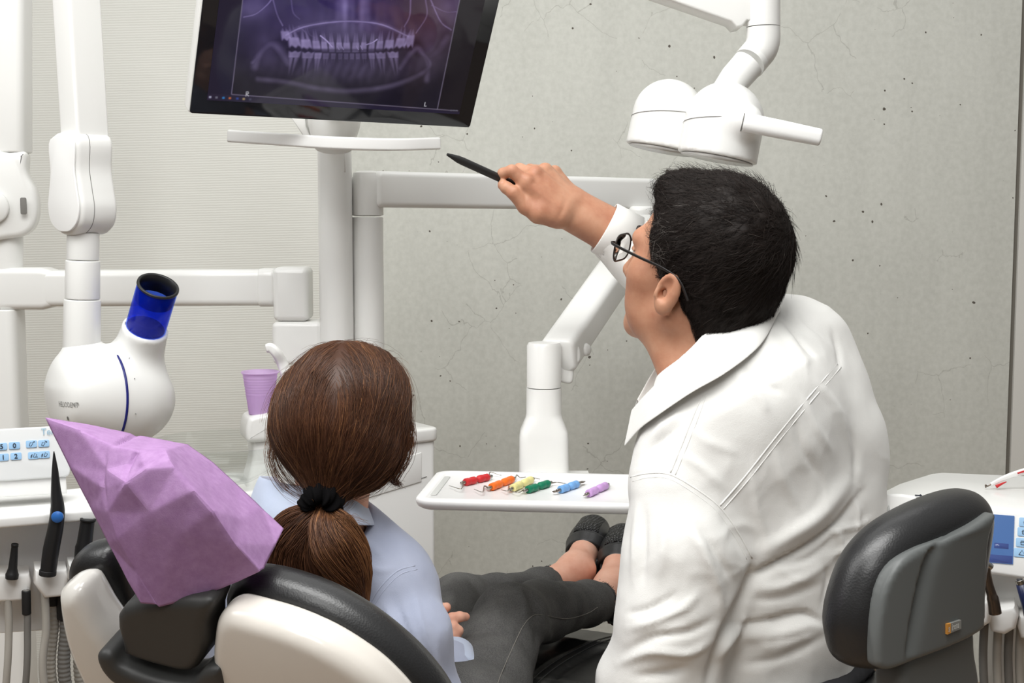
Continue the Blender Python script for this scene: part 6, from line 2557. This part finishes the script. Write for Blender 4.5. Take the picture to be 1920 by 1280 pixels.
        ln = surf_line(hit, pts, -wd * .45, 10)
        if len(ln) > 4:
            put('seam', tube(ln, wd, 8), M['shirt'], t)
    # cuff
    ca, cb = W(1162, 443, 2.22), W(1137, 429, 2.219)
    dd = unit(cb - ca)
    put('cuff', lathe([(.0470, -.02), (.0455, .028), (.0448, .030), (.0428, .030), (.0420, .027), (.0420, -.02)], ca, dd, 40, closed=True), M['shirt'], t)
    # collar
    fold = [(1184, 769, 1.905), (1212, 738, 1.862), (1252, 699, 1.828), (1300, 662, 1.815), (1345, 631, 1.822), (1398, 596, 1.85), (1438, 557, 1.905), (1432, 548, 1.965), (1380, 570, 2.02), (1310, 615, 2.04), (1240, 680, 2.02), (1195, 752, 1.965)]
    outr = [(1170, 838, 1.850), (1198, 806, 1.812), (1228, 783, 1.783), (1296, 737, 1.760), (1362, 699, 1.762), (1425, 648, 1.795), (1456, 594, 1.872), (1462, 580, 1.965), (1400, 615, 2.05), (1310, 660, 2.08), (1220, 740, 2.06), (1180, 830, 1.985)]
    stnd = [(1200, 800, 1.915), (1228, 770, 1.880), (1265, 735, 1.850), (1308, 700, 1.838), (1350, 670, 1.842), (1398, 635, 1.865), (1430, 598, 1.910), (1425, 590, 1.955), (1375, 610, 2.0), (1310, 650, 2.015), (1250, 710, 2.0), (1212, 785, 1.955)]
    cf, co, cs = (catmull(S(*q), 8) for q in (fold, outr, stnd))
    rows = []
    for a, b, c_ in zip(cf, co, cs):
        o1 = unit((b - a))
        outw = unit(a - c_ + A(0, 0, 0))
        prof = [c_, c_ * .5 + a * .5, a * .93 + c_ * .07]
        for k in np.linspace(0, 1, 8):
            lift = .007 * math.sin(min(1, k * 1.0) * math.pi) + .004 * (1 - k)
            nrm = unit(np.cross(o1, A(0, 0, 1)))
            prof.append(a * (1 - k) + b * k + (unit(A(0, -1, .35)) * lift if a[1] < 1.93 else A(0, 0, lift)))
        rows.append(np.array(prof))
    m_ = len(rows[0])
    Vc = np.concatenate(rows)
    Fc = [(i * m_ + j, (i + 1) * m_ + j, (i + 1) * m_ + j + 1, i * m_ + j + 1) for i in range(len(rows) - 1) for j in range(m_ - 1)]
    o = put('collar', (Vc, np.array(Fc)), M['shirt'], t)
    s_ = o.modifiers.new('solid', 'SOLIDIFY')
    s_.thickness = .0022
    s_.offset = 0
    subs(o, 2)
    # trousers under the frame
    def f_tr(P):
        d = d_ell(P, hipc - A(.01, 0, .02), (.155, .15, .12), Mt)
        for k, ft, s in zip(knee, foot, (-1, 1)):
            d = smin(d, d_chain(P, [hipc + lt * s * .09, k, ft + A(0, 0, .02)], [.10, .075, .06], .0), .03)
        return smax(d, -(P[:, 2] - (STOOL_SEAT[2] + .022)) - 2 * (np.linalg.norm((P - STOOL_SEAT)[:, :2], axis=1) > .21), .01)
    lo, hi = bounds([hipc, *knee, *foot], .2)
    put('trousers', snet(f_tr, lo, hi, .013), M['trousers'], t)


build_dentist()
# ------------------------------------------------------------------ the patient
def build_patient():
    Yh = 1.80
    C = W(634, 792, Yh + .034)
    Rm = rot(-4, 14, 4)
    sc = .93
    loc = lambda x, y, z: C + Rm @ (A(x, y, z) * sc)
    hip = W(800, 1395, 1.86)
    t = thing('person', 'person with brown ponytail reclining in dental chair, in blue shirt and grey jeans', 'person', hip - A(0, 0, .12))
    S = lambda *a: [W(*p) for p in a]
    nb = W(612, 1010, 1.81)

    def f_head(P):
        d = head_d(P, C, Rm, sc)
        return smin(d, d_cone(P, loc(0, -.02, -.065), nb, .050, .054), .025)
    hv = snet(f_head, C - A(.14, .15, .27), C + A(.14, .17, .15), .004)
    rs_, ls_ = W(735, 1105, 1.80), W(478, 1090, 1.86)
    elb = W(800, 1345, 1.78)
    wri = W(846, 1222, 1.985)

    def f_body(P):
        d = d_chain(P, [nb, W(620, 1150, 1.83), W(690, 1320, 1.85), hip], [.05, .09, .09, .10], .05)
        d = smin(d, d_chain(P, [rs_, elb, wri], [.035, .03, .022], 0), .03)
        d = smin(d, d_chain(P, [W(835, 1420, 1.85), W(955, 1162, 2.20), W(1100, 1131, 2.51)], [.055, .030, .02], 0), .02)
        d = smin(d, d_chain(P, [W(800, 1360, 1.93), W(862, 1140, 2.36), W(1010, 1108, 2.59)], [.055, .03, .02], 0), .02)
        d = smin(d, d_chain(P, [ls_, W(520, 1330, 1.95), W(760, 1230, 2.08)], [.035, .03, .022], 0), .03)
        return d
    lo, hi = bounds([nb, hip, elb, ls_, rs_, wri, W(1110, 1131, 2.62)], .13)
    bv = snet(f_body, lo, hi, .015)

    def f_hand(P):
        pm = W(828, 1186, 2.02)
        d = d_chain(P, [W(846, 1240, 1.97), W(838, 1212, 2.0), pm], [.022, .020, .022], .0)
        d = smin(d, d_cone(P, W(832, 1182, 2.02), W(824, 1170, 2.04), .020, .017), .012)
        fg = [
            (S((836, 1170, 2.02), (848, 1159, 2.005), (862, 1156, 2.01), (873, 1156, 2.02)), [.0105, .0088, .0080, .0066]),
            (S((838, 1180, 2.015), (850, 1176, 1.995), (859, 1182, 1.995), (857, 1192, 2.0)), [.0105, .0088, .0078, .0066]),
            (S((838, 1190, 2.01), (848, 1190, 1.99), (853, 1198, 1.99), (848, 1206, 1.995)), [.0098, .0082, .0074, .0064]),
            (S((838, 1200, 2.0), (845, 1203, 1.985), (847, 1210, 1.985), (841, 1214, 1.99)), [.0088, .0074, .0066, .0058]),
            (S((824, 1168, 2.045), (822, 1150, 2.04), (829, 1141, 2.035), (837, 1138, 2.03)), [.0120, .0098, .0088, .0074]),
        ]
        for p, r in fg:
            d = smin(d, d_chain(P, p, r, .003), .004)
        return d
    lo, hi = bounds(S((815, 1130, 2.05), (875, 1245, 1.98)), .045)
    hd = snet(f_hand, lo, hi, .0024)
    # ankles and feet
    ankF, ankN = W(1012, 1106, 2.60), W(1108, 1132, 2.52)
    foot = {}
    # heel, toe, normal of the instep
    foot['far'] = (W(1092, 1098, 2.725), W(1119, 984, 2.865))
    foot['near'] = (W(1158, 1150, 2.64), W(1172, 998, 2.80))
    topn = {}
    for k, (h, to) in foot.items():
        a = unit(to - h)
        s = unit(A(.95, -.32, .05) - a * np.dot(A(.95, -.32, .05), a))
        n = np.cross(s, a)
        if n[1] > 0:
            n = -n
        topn[k] = (a, s, n)
    L = .235

    def shoe_frame(k):
        h, to = foot[k]
        a, s, n = topn[k]
        o = to - a * L
        return o, a, s, n

    def f_feet(P):
        d = None
        for k, an, kn in (('far', ankF, W(968, 1119, 2.52)), ('near', ankN, W(1056, 1139, 2.43))):
            o, a, s, n = shoe_frame(k)
            heel = o + a * .035 + n * .022
            ank = o + a * .048 + n * .062
            ins = o + a * .120 + n * .040
            toe = o + a * .190 + n * .020
            e = d_chain(P, [kn, an, ank], [.028, .033, .033], .0)
            e = smin(e, d_chain(P, [ank, heel], [.032, .028], 0), .02)
            e = smin(e, d_chain(P, [ank, ins, toe], [.033, .029, .022], 0), .02)
            e = smin(e, d_chain(P, [heel, o + a * .10 + n * .018, toe], [.027, .026, .022], 0), .015)
            for sd in (-1, 1):
                e = smin(e, np.linalg.norm(P - ank - s * sd * .026 - a * .004, axis=1) - .012, .014)
            d = e if d is None else np.minimum(d, e)
        return d
    lo, hi = bounds([foot['far'][0], foot['far'][1], foot['near'][0], foot['near'][1], ankF, ankN, W(960, 1128, 2.42)], .06)
    fv = snet(f_feet, lo, hi, .0048)
    put('body', cat_quads(hv, bv, hd, fv), M['skin_f'], t)
    for s in (-1, 1):
        e = loc(.031 * s, .0795, -.004)
        put('eye', lathe([(.0005, -.0118)] + [(.0118 * math.cos(a), .0118 * math.sin(a)) for a in np.linspace(-1.5, 1.5, 12)] + [(.0005, .0118)], e, Rm @ A(0, 1, 0), 20), M['eye'], t)
        put('iris', lathe([(.0056, .0101), (.0045, .0112), (.0004, .0119)], e, Rm @ A(0, 1, 0), 16), M['iris'], t)
        for lo_, hi_ in ((12, 105), (-105, -26)):
            rows = []
            for an in np.radians(np.linspace(lo_, hi_, 10)):
                rows.append(np.array([e + Rm @ (A(math.sin(ph), math.cos(ph) * math.cos(an), math.cos(ph) * math.sin(an)) * .0128) for ph in np.radians(np.linspace(-80, 80, 14))]))
            nn_ = len(rows[0])
            o_ = put('eyelid', (np.concatenate(rows), np.array([(i * nn_ + j, i * nn_ + j + 1, (i + 1) * nn_ + j + 1, (i + 1) * nn_ + j) for i in range(9) for j in range(nn_ - 1)])), M['skin_f'], t)
            so_ = o_.modifiers.new('solid', 'SOLIDIFY')
            so_.thickness = .0012
        put('eyebrow', tube(catmull([loc(.012 * s, .0935, .022), loc(.030 * s, .0925, .027), loc(.048 * s, .080, .021)], 4), .0022, 6), mat('brow_brown', srgb(62, 42, 30), .8), t)
    # ---------------------------------------------------------------- shoes: things of their own
    for k in ('far', 'near'):
        o, a, s, n = shoe_frame(k)
        tt = thing('loafer', 'black woven-toe loafer on the foot farther from the person in white' if k == 'far' else 'black woven-toe loafer half hidden behind the white shirt sleeve', 'shoe', o, 'black loafers on the reclining person')
        heel, mid, ball, toe = o + a * .032 + n * .014, o + a * .10 + n * .014, o + a * .165 + n * .014, o + a * .205 + n * .012

        def f_up(P, g=0.):
            d = d_chain(P, [heel, mid, ball, toe], [.033 + g, .036 + g, .042 + g, .034 + g], .02)
            d = smin(d, d_chain(P, [o + a * .13 + n * .030, ball + n * .012, toe], [.033 + g, .034 + g, .028 + g], 0), .02)
            d = smax(d, -((P - o) @ n) - .010, .004)
            return d

        def f_shoe(P):
            q = (P - o)
            u, w_ = q @ a, q @ n
            d = f_up(P)
            inner = f_up(P, -.004)
            inner = np.maximum(inner, u - .135)
            d = smax(d, -inner, .001)
            top = .040 + .02 * np.clip((.05 - u) / .05, 0, 1)
            return smax(d, np.minimum(w_ - top, .132 - u) if False else np.where(u < .132, w_ - top, np.minimum(w_ - top, (.132 - u))), .003)
        lo, hi = bounds([heel, toe, mid, ball], .065)
        put('upper', snet(f_shoe, lo, hi, .0028), M['leather'], tt)

        def f_vamp(P):
            q = (P - o)
            u, v, w_ = q @ a, q @ s, q @ n
            d = f_up(P, .0022)
            return smax(d, np.maximum(np.maximum(.158 - u, np.abs(v) - .028), np.maximum(.016 - w_, (u - .222))), .004)
        put('woven_toe', snet(f_vamp, lo, hi, .0026), M['woven'], tt, label='woven leather toe panel')

        def f_strap(P):
            q = (P - o)
            u, v, w_ = q @ a, q @ s, q @ n
            d = f_up(P, .0036)
            return smax(d, np.maximum(np.abs(u - .140) - .015, .004 - w_), .003)
        put('strap', snet(f_strap, lo, hi, .0028), M['leather'], tt)

        def f_sole(P):
            d = f_up(P, .0035)
            q = (P - o)
            w_ = q @ n
            d0 = np.maximum(d, np.abs(w_ + .010) - .004)
            hl = np.maximum(np.maximum(d, np.abs(w_ + .020) - .010), (q @ a) - .06)
            return np.minimum(d0, hl)
        put('sole', snet(f_sole, lo - .02, hi + .02, .0036), M['gum'], tt)
    # ---------------------------------------------------------------- jeans
    def f_jeans(P):
        far = d_chain(P, [W(785, 1330, 1.97), W(820, 1225, 2.15), W(860, 1141, 2.36), W(930, 1128, 2.45), W(1012, 1108, 2.59), W(1030, 1100, 2.63)], [.082, .069, .060, .050, .042, .041], .02)
        near = d_chain(P, [W(835, 1420, 1.84), W(905, 1290, 2.0), W(955, 1162, 2.19), W(1015, 1146, 2.34), W(1100, 1131, 2.51), W(1122, 1128, 2.55)], [.094, .072, .060, .054, .041, .039], .02)
        d = smin(far, near, .004)
        d = smin(d, d_ell(P, W(790, 1400, 1.86), (.17, .12, .12)), .04)
        for e, b in ((W(1032, 1099, 2.635), W(1012, 1108, 2.59)), (W(1124, 1127.5, 2.552), W(1100, 1131, 2.51))):
            ax = unit(e - b)
            near_end = np.linalg.norm(P - e, axis=1) < .12
            cut = d_plane(P, e, ax)
            cut = np.where(near_end, cut, -1.)
            d = smax(d, cut, .002)
            d = np.where(near_end, smax(d, -d_cone(P, b, e + ax * .03, .024, .030), .003), d)
        return d + vnoise(P, .05, 41) * .0022
    V, F = snet(f_jeans, A(-.30, 1.70, .40), A(.28, 2.72, .95), .0062)
    V = folds(V, F, [
        ([(935, 1275), (955, 1220), (985, 1160), (1005, 1150), (1060, 1160), (1120, 1140)], 3, -.0020),
        ([(872, 1075), (895, 1100), (905, 1115)], 6, -.004), ([(905, 1100), (925, 1125), (945, 1180)], 8, .003),
        ([(985, 1095), (1000, 1130), (1010, 1160)], 8, -.005), ([(1003, 1095), (1018, 1130), (1024, 1165)], 7, .004), ([(975, 1100), (985, 1140), (985, 1175)], 7, .004),
        ([(1000, 1170), (1008, 1190), (1006, 1210)], 6, -.005), ([(1020, 1175), (1028, 1190), (1026, 1205)], 6, .004),
        ([(880, 1200), (920, 1180), (960, 1172)], 8, -.002), ([(880, 1235), (930, 1215), (965, 1205)], 8, .003), ([(1040, 1100), (1048, 1130), (1045, 1165)], 8, -.003),
        ([(1080, 1100), (1090, 1130), (1085, 1165)], 7, .003), ([(930, 1092), (960, 1098), (1000, 1090)], 6, -.003), ([(840, 1095), (850, 1120), (846, 1150)], 8, .003)])
    V = crumple(V, F, .0020, A(1, .7, 1.), .045, 85)
    put('jeans', (V, F), M['denim'], t)
    # side seam stitched in paler thread
    hit = caster(V, F)
    line = surf_line(hit, [(930, 1290), (940, 1262), (962, 1212), (980, 1175), (996, 1156), (1016, 1152), (1060, 1160), (1100, 1150), (1120, 1138)], .0006, 8)
    put('stitching', tube(line, .0007, 6), M['thread'], t)
    rng = np.random.default_rng(9)
    for e, b, r in ((W(1032, 1099, 2.635), W(1012, 1108, 2.59), .0405), (W(1124, 1127.5, 2.552), W(1100, 1131, 2.51), .0385)):
        ax = unit(e - b)
        Mx = frame_z(ax)
        n = 260
        an = rng.uniform(0, 2 * math.pi, n)
        p0 = e - ax * .002 + (Mx[:, 0][None] * np.cos(an)[:, None] + Mx[:, 1][None] * np.sin(an)[:, None]) * (r - .0005)
        P = np.stack([p0 + (ax + rng.normal(0, .5, (n, 3))) * .0016 * k + (rng.normal(0, .0004, (n, 3))) for k in range(4)], 1)
        put('frayed_hem', ribbons(P, .0006, .6), M['fray'], t)
        ring = []
        for i in range(48):
            a_ = 2 * math.pi * i / 48
            dr = Mx[:, 0] * math.cos(a_) + Mx[:, 1] * math.sin(a_)
            rr = r - .001 + .0008 * math.sin(a_ * 11)
            ring.append(np.array([e + dr * (rr + .0012) - ax * .003, e + dr * (rr + .0016) + ax * .001, e + dr * (rr - .0016) + ax * .001, e + dr * (rr - .0016) - ax * .003]))
        put('hem', rings_mesh(ring, closed=True), M['fray'], t)
    # ---------------------------------------------------------------- blouse
    def f_sh(P):
        d = d_ell(P, W(612, 1210, 1.84), (.165, .095, .22))
        d = smin(d, d_cone(P, W(480, 1085, 1.86), W(735, 1100, 1.81), .050, .050), .05)
        d = smin(d, d_cone(P, W(600, 985, 1.82), W(620, 1060, 1.84), .058, .075), .04)
        d = smin(d, d_cone(P, W(650, 1030, 1.825), W(728, 1085, 1.81), .045, .046), .03)
        ra = d_chain(P, [W(735, 1108, 1.80), W(765, 1190, 1.775), W(798, 1320, 1.78), W(815, 1375, 1.80)], [.052, .055, .050, .05], .02)
        ra = smin(ra, d_chain(P, [W(810, 1365, 1.80), W(838, 1290, 1.90), W(849, 1240, 1.96)], [.046, .040, .033], .0), .02)
        d = smin(d, ra, .02)
        la = d_chain(P, [W(470, 1092, 1.86), W(455, 1220, 1.89), W(500, 1340, 1.95)], [.052, .052, .048], .02)
        d = smin(d, la, .02)
        d = smax(d, -d_cone(P, nb, W(618, 960, 1.80), .050, .056), .008)
        return d + vnoise(P, .06, 51) * .0030 + vnoise(P, .03, 52) * .0012
    V, F = snet(f_sh, A(-.46, 1.62, .52), A(.02, 2.12, 1.02), .0045)
    V = folds(V, F, [
        ([(720, 1130), (735, 1170), (745, 1230), (750, 1280)], 7, .005), ([(740, 1120), (762, 1180), (778, 1240), (800, 1290)], 7, -.006), ([(775, 1110), (790, 1170), (815, 1240), (838, 1290)], 7, .004),
        ([(705, 1150), (715, 1200), (718, 1260)], 7, -.005), ([(755, 1140), (785, 1210), (810, 1280)], 5, .004), ([(655, 1000), (690, 1020), (720, 1045)], 7, .003), ([(690, 1060), (715, 1070), (740, 1062)], 5, .002)])
    V = crumple(V, F, .0030, A(1, 1, .5), .055, 83)
    V = crumple(V, F, .0012, A(1, 1, .6), .028, 84)
    V = smooth_mesh(V, F, 1, .3)
    put('shirt', (V, F), M['shirt_blue'], t)
    hit = caster(V, F)
    for pts, wd in (([(690, 1138), (712, 1102), (745, 1070), (778, 1060)], .0014), ([(696, 1145), (718, 1109), (750, 1077), (782, 1067)], .0010)):
        ln = surf_line(hit, pts, -wd * .45, 8)
        if len(ln) > 4:
            put('seam', tube(ln, wd, 8), M['shirt_blue'], t)
    dd = unit(W(844, 1222, 1.985) - W(854, 1262, 1.935))
    put('cuff', lathe([(.034, -.006), (.036, .0), (.0355, .046), (.034, .048), (.0325, .046), (.032, -.006)], W(855, 1264, 1.935), dd, 36, closed=True), M['cuff_blue'], t)
    # collar
    fold = [(520, 892, 1.90), (488, 890, 1.85), (503, 897, 1.79), (545, 906, 1.765), (600, 916, 1.755), (640, 928, 1.765), (672, 938, 1.80), (684, 938, 1.86), (665, 930, 1.92)]
    outr = [(490, 960, 1.91), (462, 965, 1.85), (482, 972, 1.765), (530, 985, 1.735), (600, 992, 1.72), (650, 985, 1.73), (694, 985, 1.78), (712, 985, 1.86), (690, 980, 1.93)]
    rows = []
    for a, b in zip(catmull(S(*fold), 8), catmull(S(*outr), 8)):
        inn = a + (A(nb[0], nb[1], a[2]) - a) * .10 - A(0, 0, .03)
        r_ = [inn, a * .85 + inn * .15]
        for k in np.linspace(0, 1, 7):
            r_.append(a * (1 - k) + b * k + A(0, -1, .5) * (.005 * math.sin(k * math.pi)))
        rows.append(np.array(r_))
    m_ = len(rows[0])
    o = put('collar', (np.concatenate(rows), np.array([(i * m_ + j, (i + 1) * m_ + j, (i + 1) * m_ + j + 1, i * m_ + j + 1) for i in range(len(rows) - 1) for j in range(m_ - 1)])), M['cuff_blue'], t)
    s_ = o.modifiers.new('solid', 'SOLIDIFY')
    s_.thickness = .002
    s_.offset = 0
    subs(o, 1)
    # ---------------------------------------------------------------- hair
    band = W(603, 944, 1.735)

    def f_hair(P):
        q = (P - C) @ Rm
        d = d_ell(P, W(641, 773, Yh + .005), (.084, .098, .098))
        d = smin(d, d_ell(P, W(690, 745, Yh + .005), (.055, .07, .062)), .03)
        d = smin(d, d_ell(P, W(575, 790, Yh - .005), (.046, .07, .06)), .03)
        d = smin(d, d_ell(P, W(676, 830, Yh - .01), (.055, .062, .065)), .03)
        d = smin(d, d_cone(P, W(628, 840, Yh - .02), band + A(.004, .012, .008), .074, .024), .03)
        # face opening
        face = np.maximum(.060 - q[:, 1], np.maximum(np.abs(q[:, 0]) - .060, q[:, 2] - .068))
        d = smax(d, -face, .01)
        return d + vnoise(P * A(1, 1, .35), .012, 61) * .0012
    hr = snet(f_hair, C - A(.16, .17, .20), C + A(.17, .16, .16), .0038)
    rng = np.random.default_rng(5)

    def dirf(P):
        v = band - P
        l = np.linalg.norm(v, axis=1)[:, None]
        v = v / (l + 1e-6)
        out = np.sign(P[:, 0:1] - (C[0] + .012)) * A(1, 0, 0)
        up = np.clip((P[:, 2:3] - C[2]) / .10, 0, 1)
        back = A(0, -.9, .15)
        return v * (1.15 - up * .9) + out * (.55 * up ** 1.5) + back * (.75 * up) + A(0, 0, -.25)
    pieces, cols = [hr], [np.full(len(hr[0]), .22)]

    def addl(vf, N, c):
        pieces.append(vf)
        cols.append(np.repeat(c, len(vf[0]) // N))
    sd = sample_surface(*hr, 9000, rng, lambda c: (c[:, 1] < C[1] + .06) * 1.)
    tone = lambda n: np.clip(.36 + rng.normal(0, .17, n), .02, .95)
    vf = strands(f_hair, sd, dirf, rng.uniform(.07, .16, len(sd)), 12, .00042, .0012, .08, .5, rng)
    clump = (vnoise(sd, .012, 70) * .25 + vnoise(sd, .03, 71) * .15)
    addl(vf, len(sd), np.clip(tone(len(sd)) + clump, 0, 1))
    sd = sample_surface(*hr, 500, rng, lambda c: (c[:, 1] < C[1] + .06) * 1.)
    vf = strands(f_hair, sd, dirf, rng.uniform(.05, .12, len(sd)), 12, .0002, .009, .28, .5, rng)
    addl(vf, len(sd), np.clip(tone(len(sd)) + .2, 0, 1))
    # loose lock at the right
    n = 130
    base = np.array(catmull([W(755, 775, 1.80), W(763, 815, 1.79), W(757, 855, 1.785), W(742, 885, 1.78), W(736, 900, 1.78), W(748, 908, 1.78)], 4))
    off = rng.normal(0, 1, (n, 1, 3)) * A(.0065, .008, .004)
    prog = np.linspace(1, .5, len(base))[None, :, None]
    P = base[None] + off * prog + rng.normal(0, .0008, (n, len(base), 3)).cumsum(1) * .5
    addl(ribbons(P, .00032, .5), n, np.clip(tone(n) + .1, 0, 1))
    n = 60
    base = np.array(catmull([W(520, 815, 1.78), W(510, 850, 1.77), W(520, 885, 1.765), W(545, 915, 1.755), W(580, 935, 1.745)], 4))
    P = base[None] + rng.normal(0, 1, (n, 1, 3)) * A(.006, .008, .004) + rng.normal(0, .0008, (n, len(base), 3)).cumsum(1) * .4
    addl(ribbons(P, .00026, .5), n, np.clip(tone(n) + .2, 0, 1))
    # ponytail: three tresses
    tres = [
        ([(604, 950, 1.735), (606, 985, 1.715), (622, 1030, 1.700), (650, 1080, 1.705), (676, 1122, 1.715)], [14, 30, 40, 34, 10], 1500, .12),
        ([(604, 950, 1.735), (640, 985, 1.715), (668, 1030, 1.712), (678, 1075, 1.715), (686, 1132, 1.722)], [14, 26, 26, 20, 6], 900, .22),
        ([(600, 950, 1.735), (575, 985, 1.725), (550, 1030, 1.720), (545, 1072, 1.722), (560, 1098, 1.73)], [14, 30, 40, 40, 22], 1500, -.14),
        ([(596, 952, 1.735), (550, 968, 1.725), (522, 1000, 1.722), (515, 1040, 1.724), (512, 1066, 1.73)], [12, 18, 24, 20, 8], 700, -.05),
        ([(604, 955, 1.735), (598, 1000, 1.722), (600, 1060, 1.718), (612, 1110, 1.725)], [14, 34, 40, 20], 900, -.2),
    ]
    cores = []
    for pts, rad, n, tn in tres:
        base = np.array(catmull(S(*pts), 5))
        ns = len(base)
        rr = np.interp(np.linspace(0, 1, ns), np.linspace(0, 1, len(rad)), rad) * 1.72 / FPX
        T = np.gradient(base, axis=0)
        T /= np.linalg.norm(T, axis=1)[:, None]
        X = np.cross(T, A(0, 1, .2))
        X /= np.linalg.norm(X, axis=1)[:, None]
        Yv = np.cross(T, X)
        an = rng.uniform(0, 2 * math.pi, n)
        ra = np.sqrt(rng.uniform(.25, 1, n))
        tw = rng.normal(0, .25, n)
        ts = np.linspace(0, 1, ns)
        ang = an[:, None] + tw[:, None] * ts[None] * 2 + .5 * np.sin(ts * 3 + rng.uniform(0, 1))[None]
        wave = 1 + .10 * np.sin(ts[None] * 9 + rng.uniform(0, 6, (n, 1)))
        P = base[None] + (X[None] * np.cos(ang)[:, :, None] + Yv[None] * np.sin(ang)[:, :, None] * .7) * (rr[None] * ra[:, None] * wave)[:, :, None]
        addl(ribbons(P, .00048, .5), n, np.clip(tone(n) + tn + .12, 0, 1))
        V_, F_ = sweep(base, circle(1.0, 16), scale=list(np.stack([rr * .86, rr * .6], 1)), hint=(0, 1, 0))
        F4 = np.array([f for f in F_ if len(f) == 4])
        pieces.append((V_, F4))
        cols.append(np.full(len(V_), .1))
    n = 40
    P = []
    for i in range(n):
        a = W(rng.uniform(600, 660), rng.uniform(960, 985), 1.715)
        b = W(rng.uniform(640, 695), rng.uniform(975, 990), 1.70)
        P.append(catmull([a, a * .5 + b * .5 + A(0, -.004, rng.uniform(.004, .012)), b], 4))
    addl(ribbons(np.array(P), .0002, .5), n, np.full(n, .8))
    put_hair('hair', pieces, cols, M['hair_f'], t)
    # scrunchie
    def f_sc(P):
        q = P - (band + A(0, -.004, 0))
        ax = unit(A(-.1, -.92, -.38))
        Mx = frame_z(ax)
        l = q @ Mx
        an = np.arctan2(l[:, 1], l[:, 0])
        rr = np.hypot(l[:, 0], l[:, 1])
        tr = .0125 + .0022 * np.sin(an * 9) + .0012 * np.sin(an * 17 + l[:, 2] * 300)
        return np.hypot(rr - .0165, l[:, 2] * .8) - tr
    put('scrunchie', snet(f_sc, band - .05, band + .05, .0022), M['scrunchie'], t, label='black velvet hair tie')


build_patient()
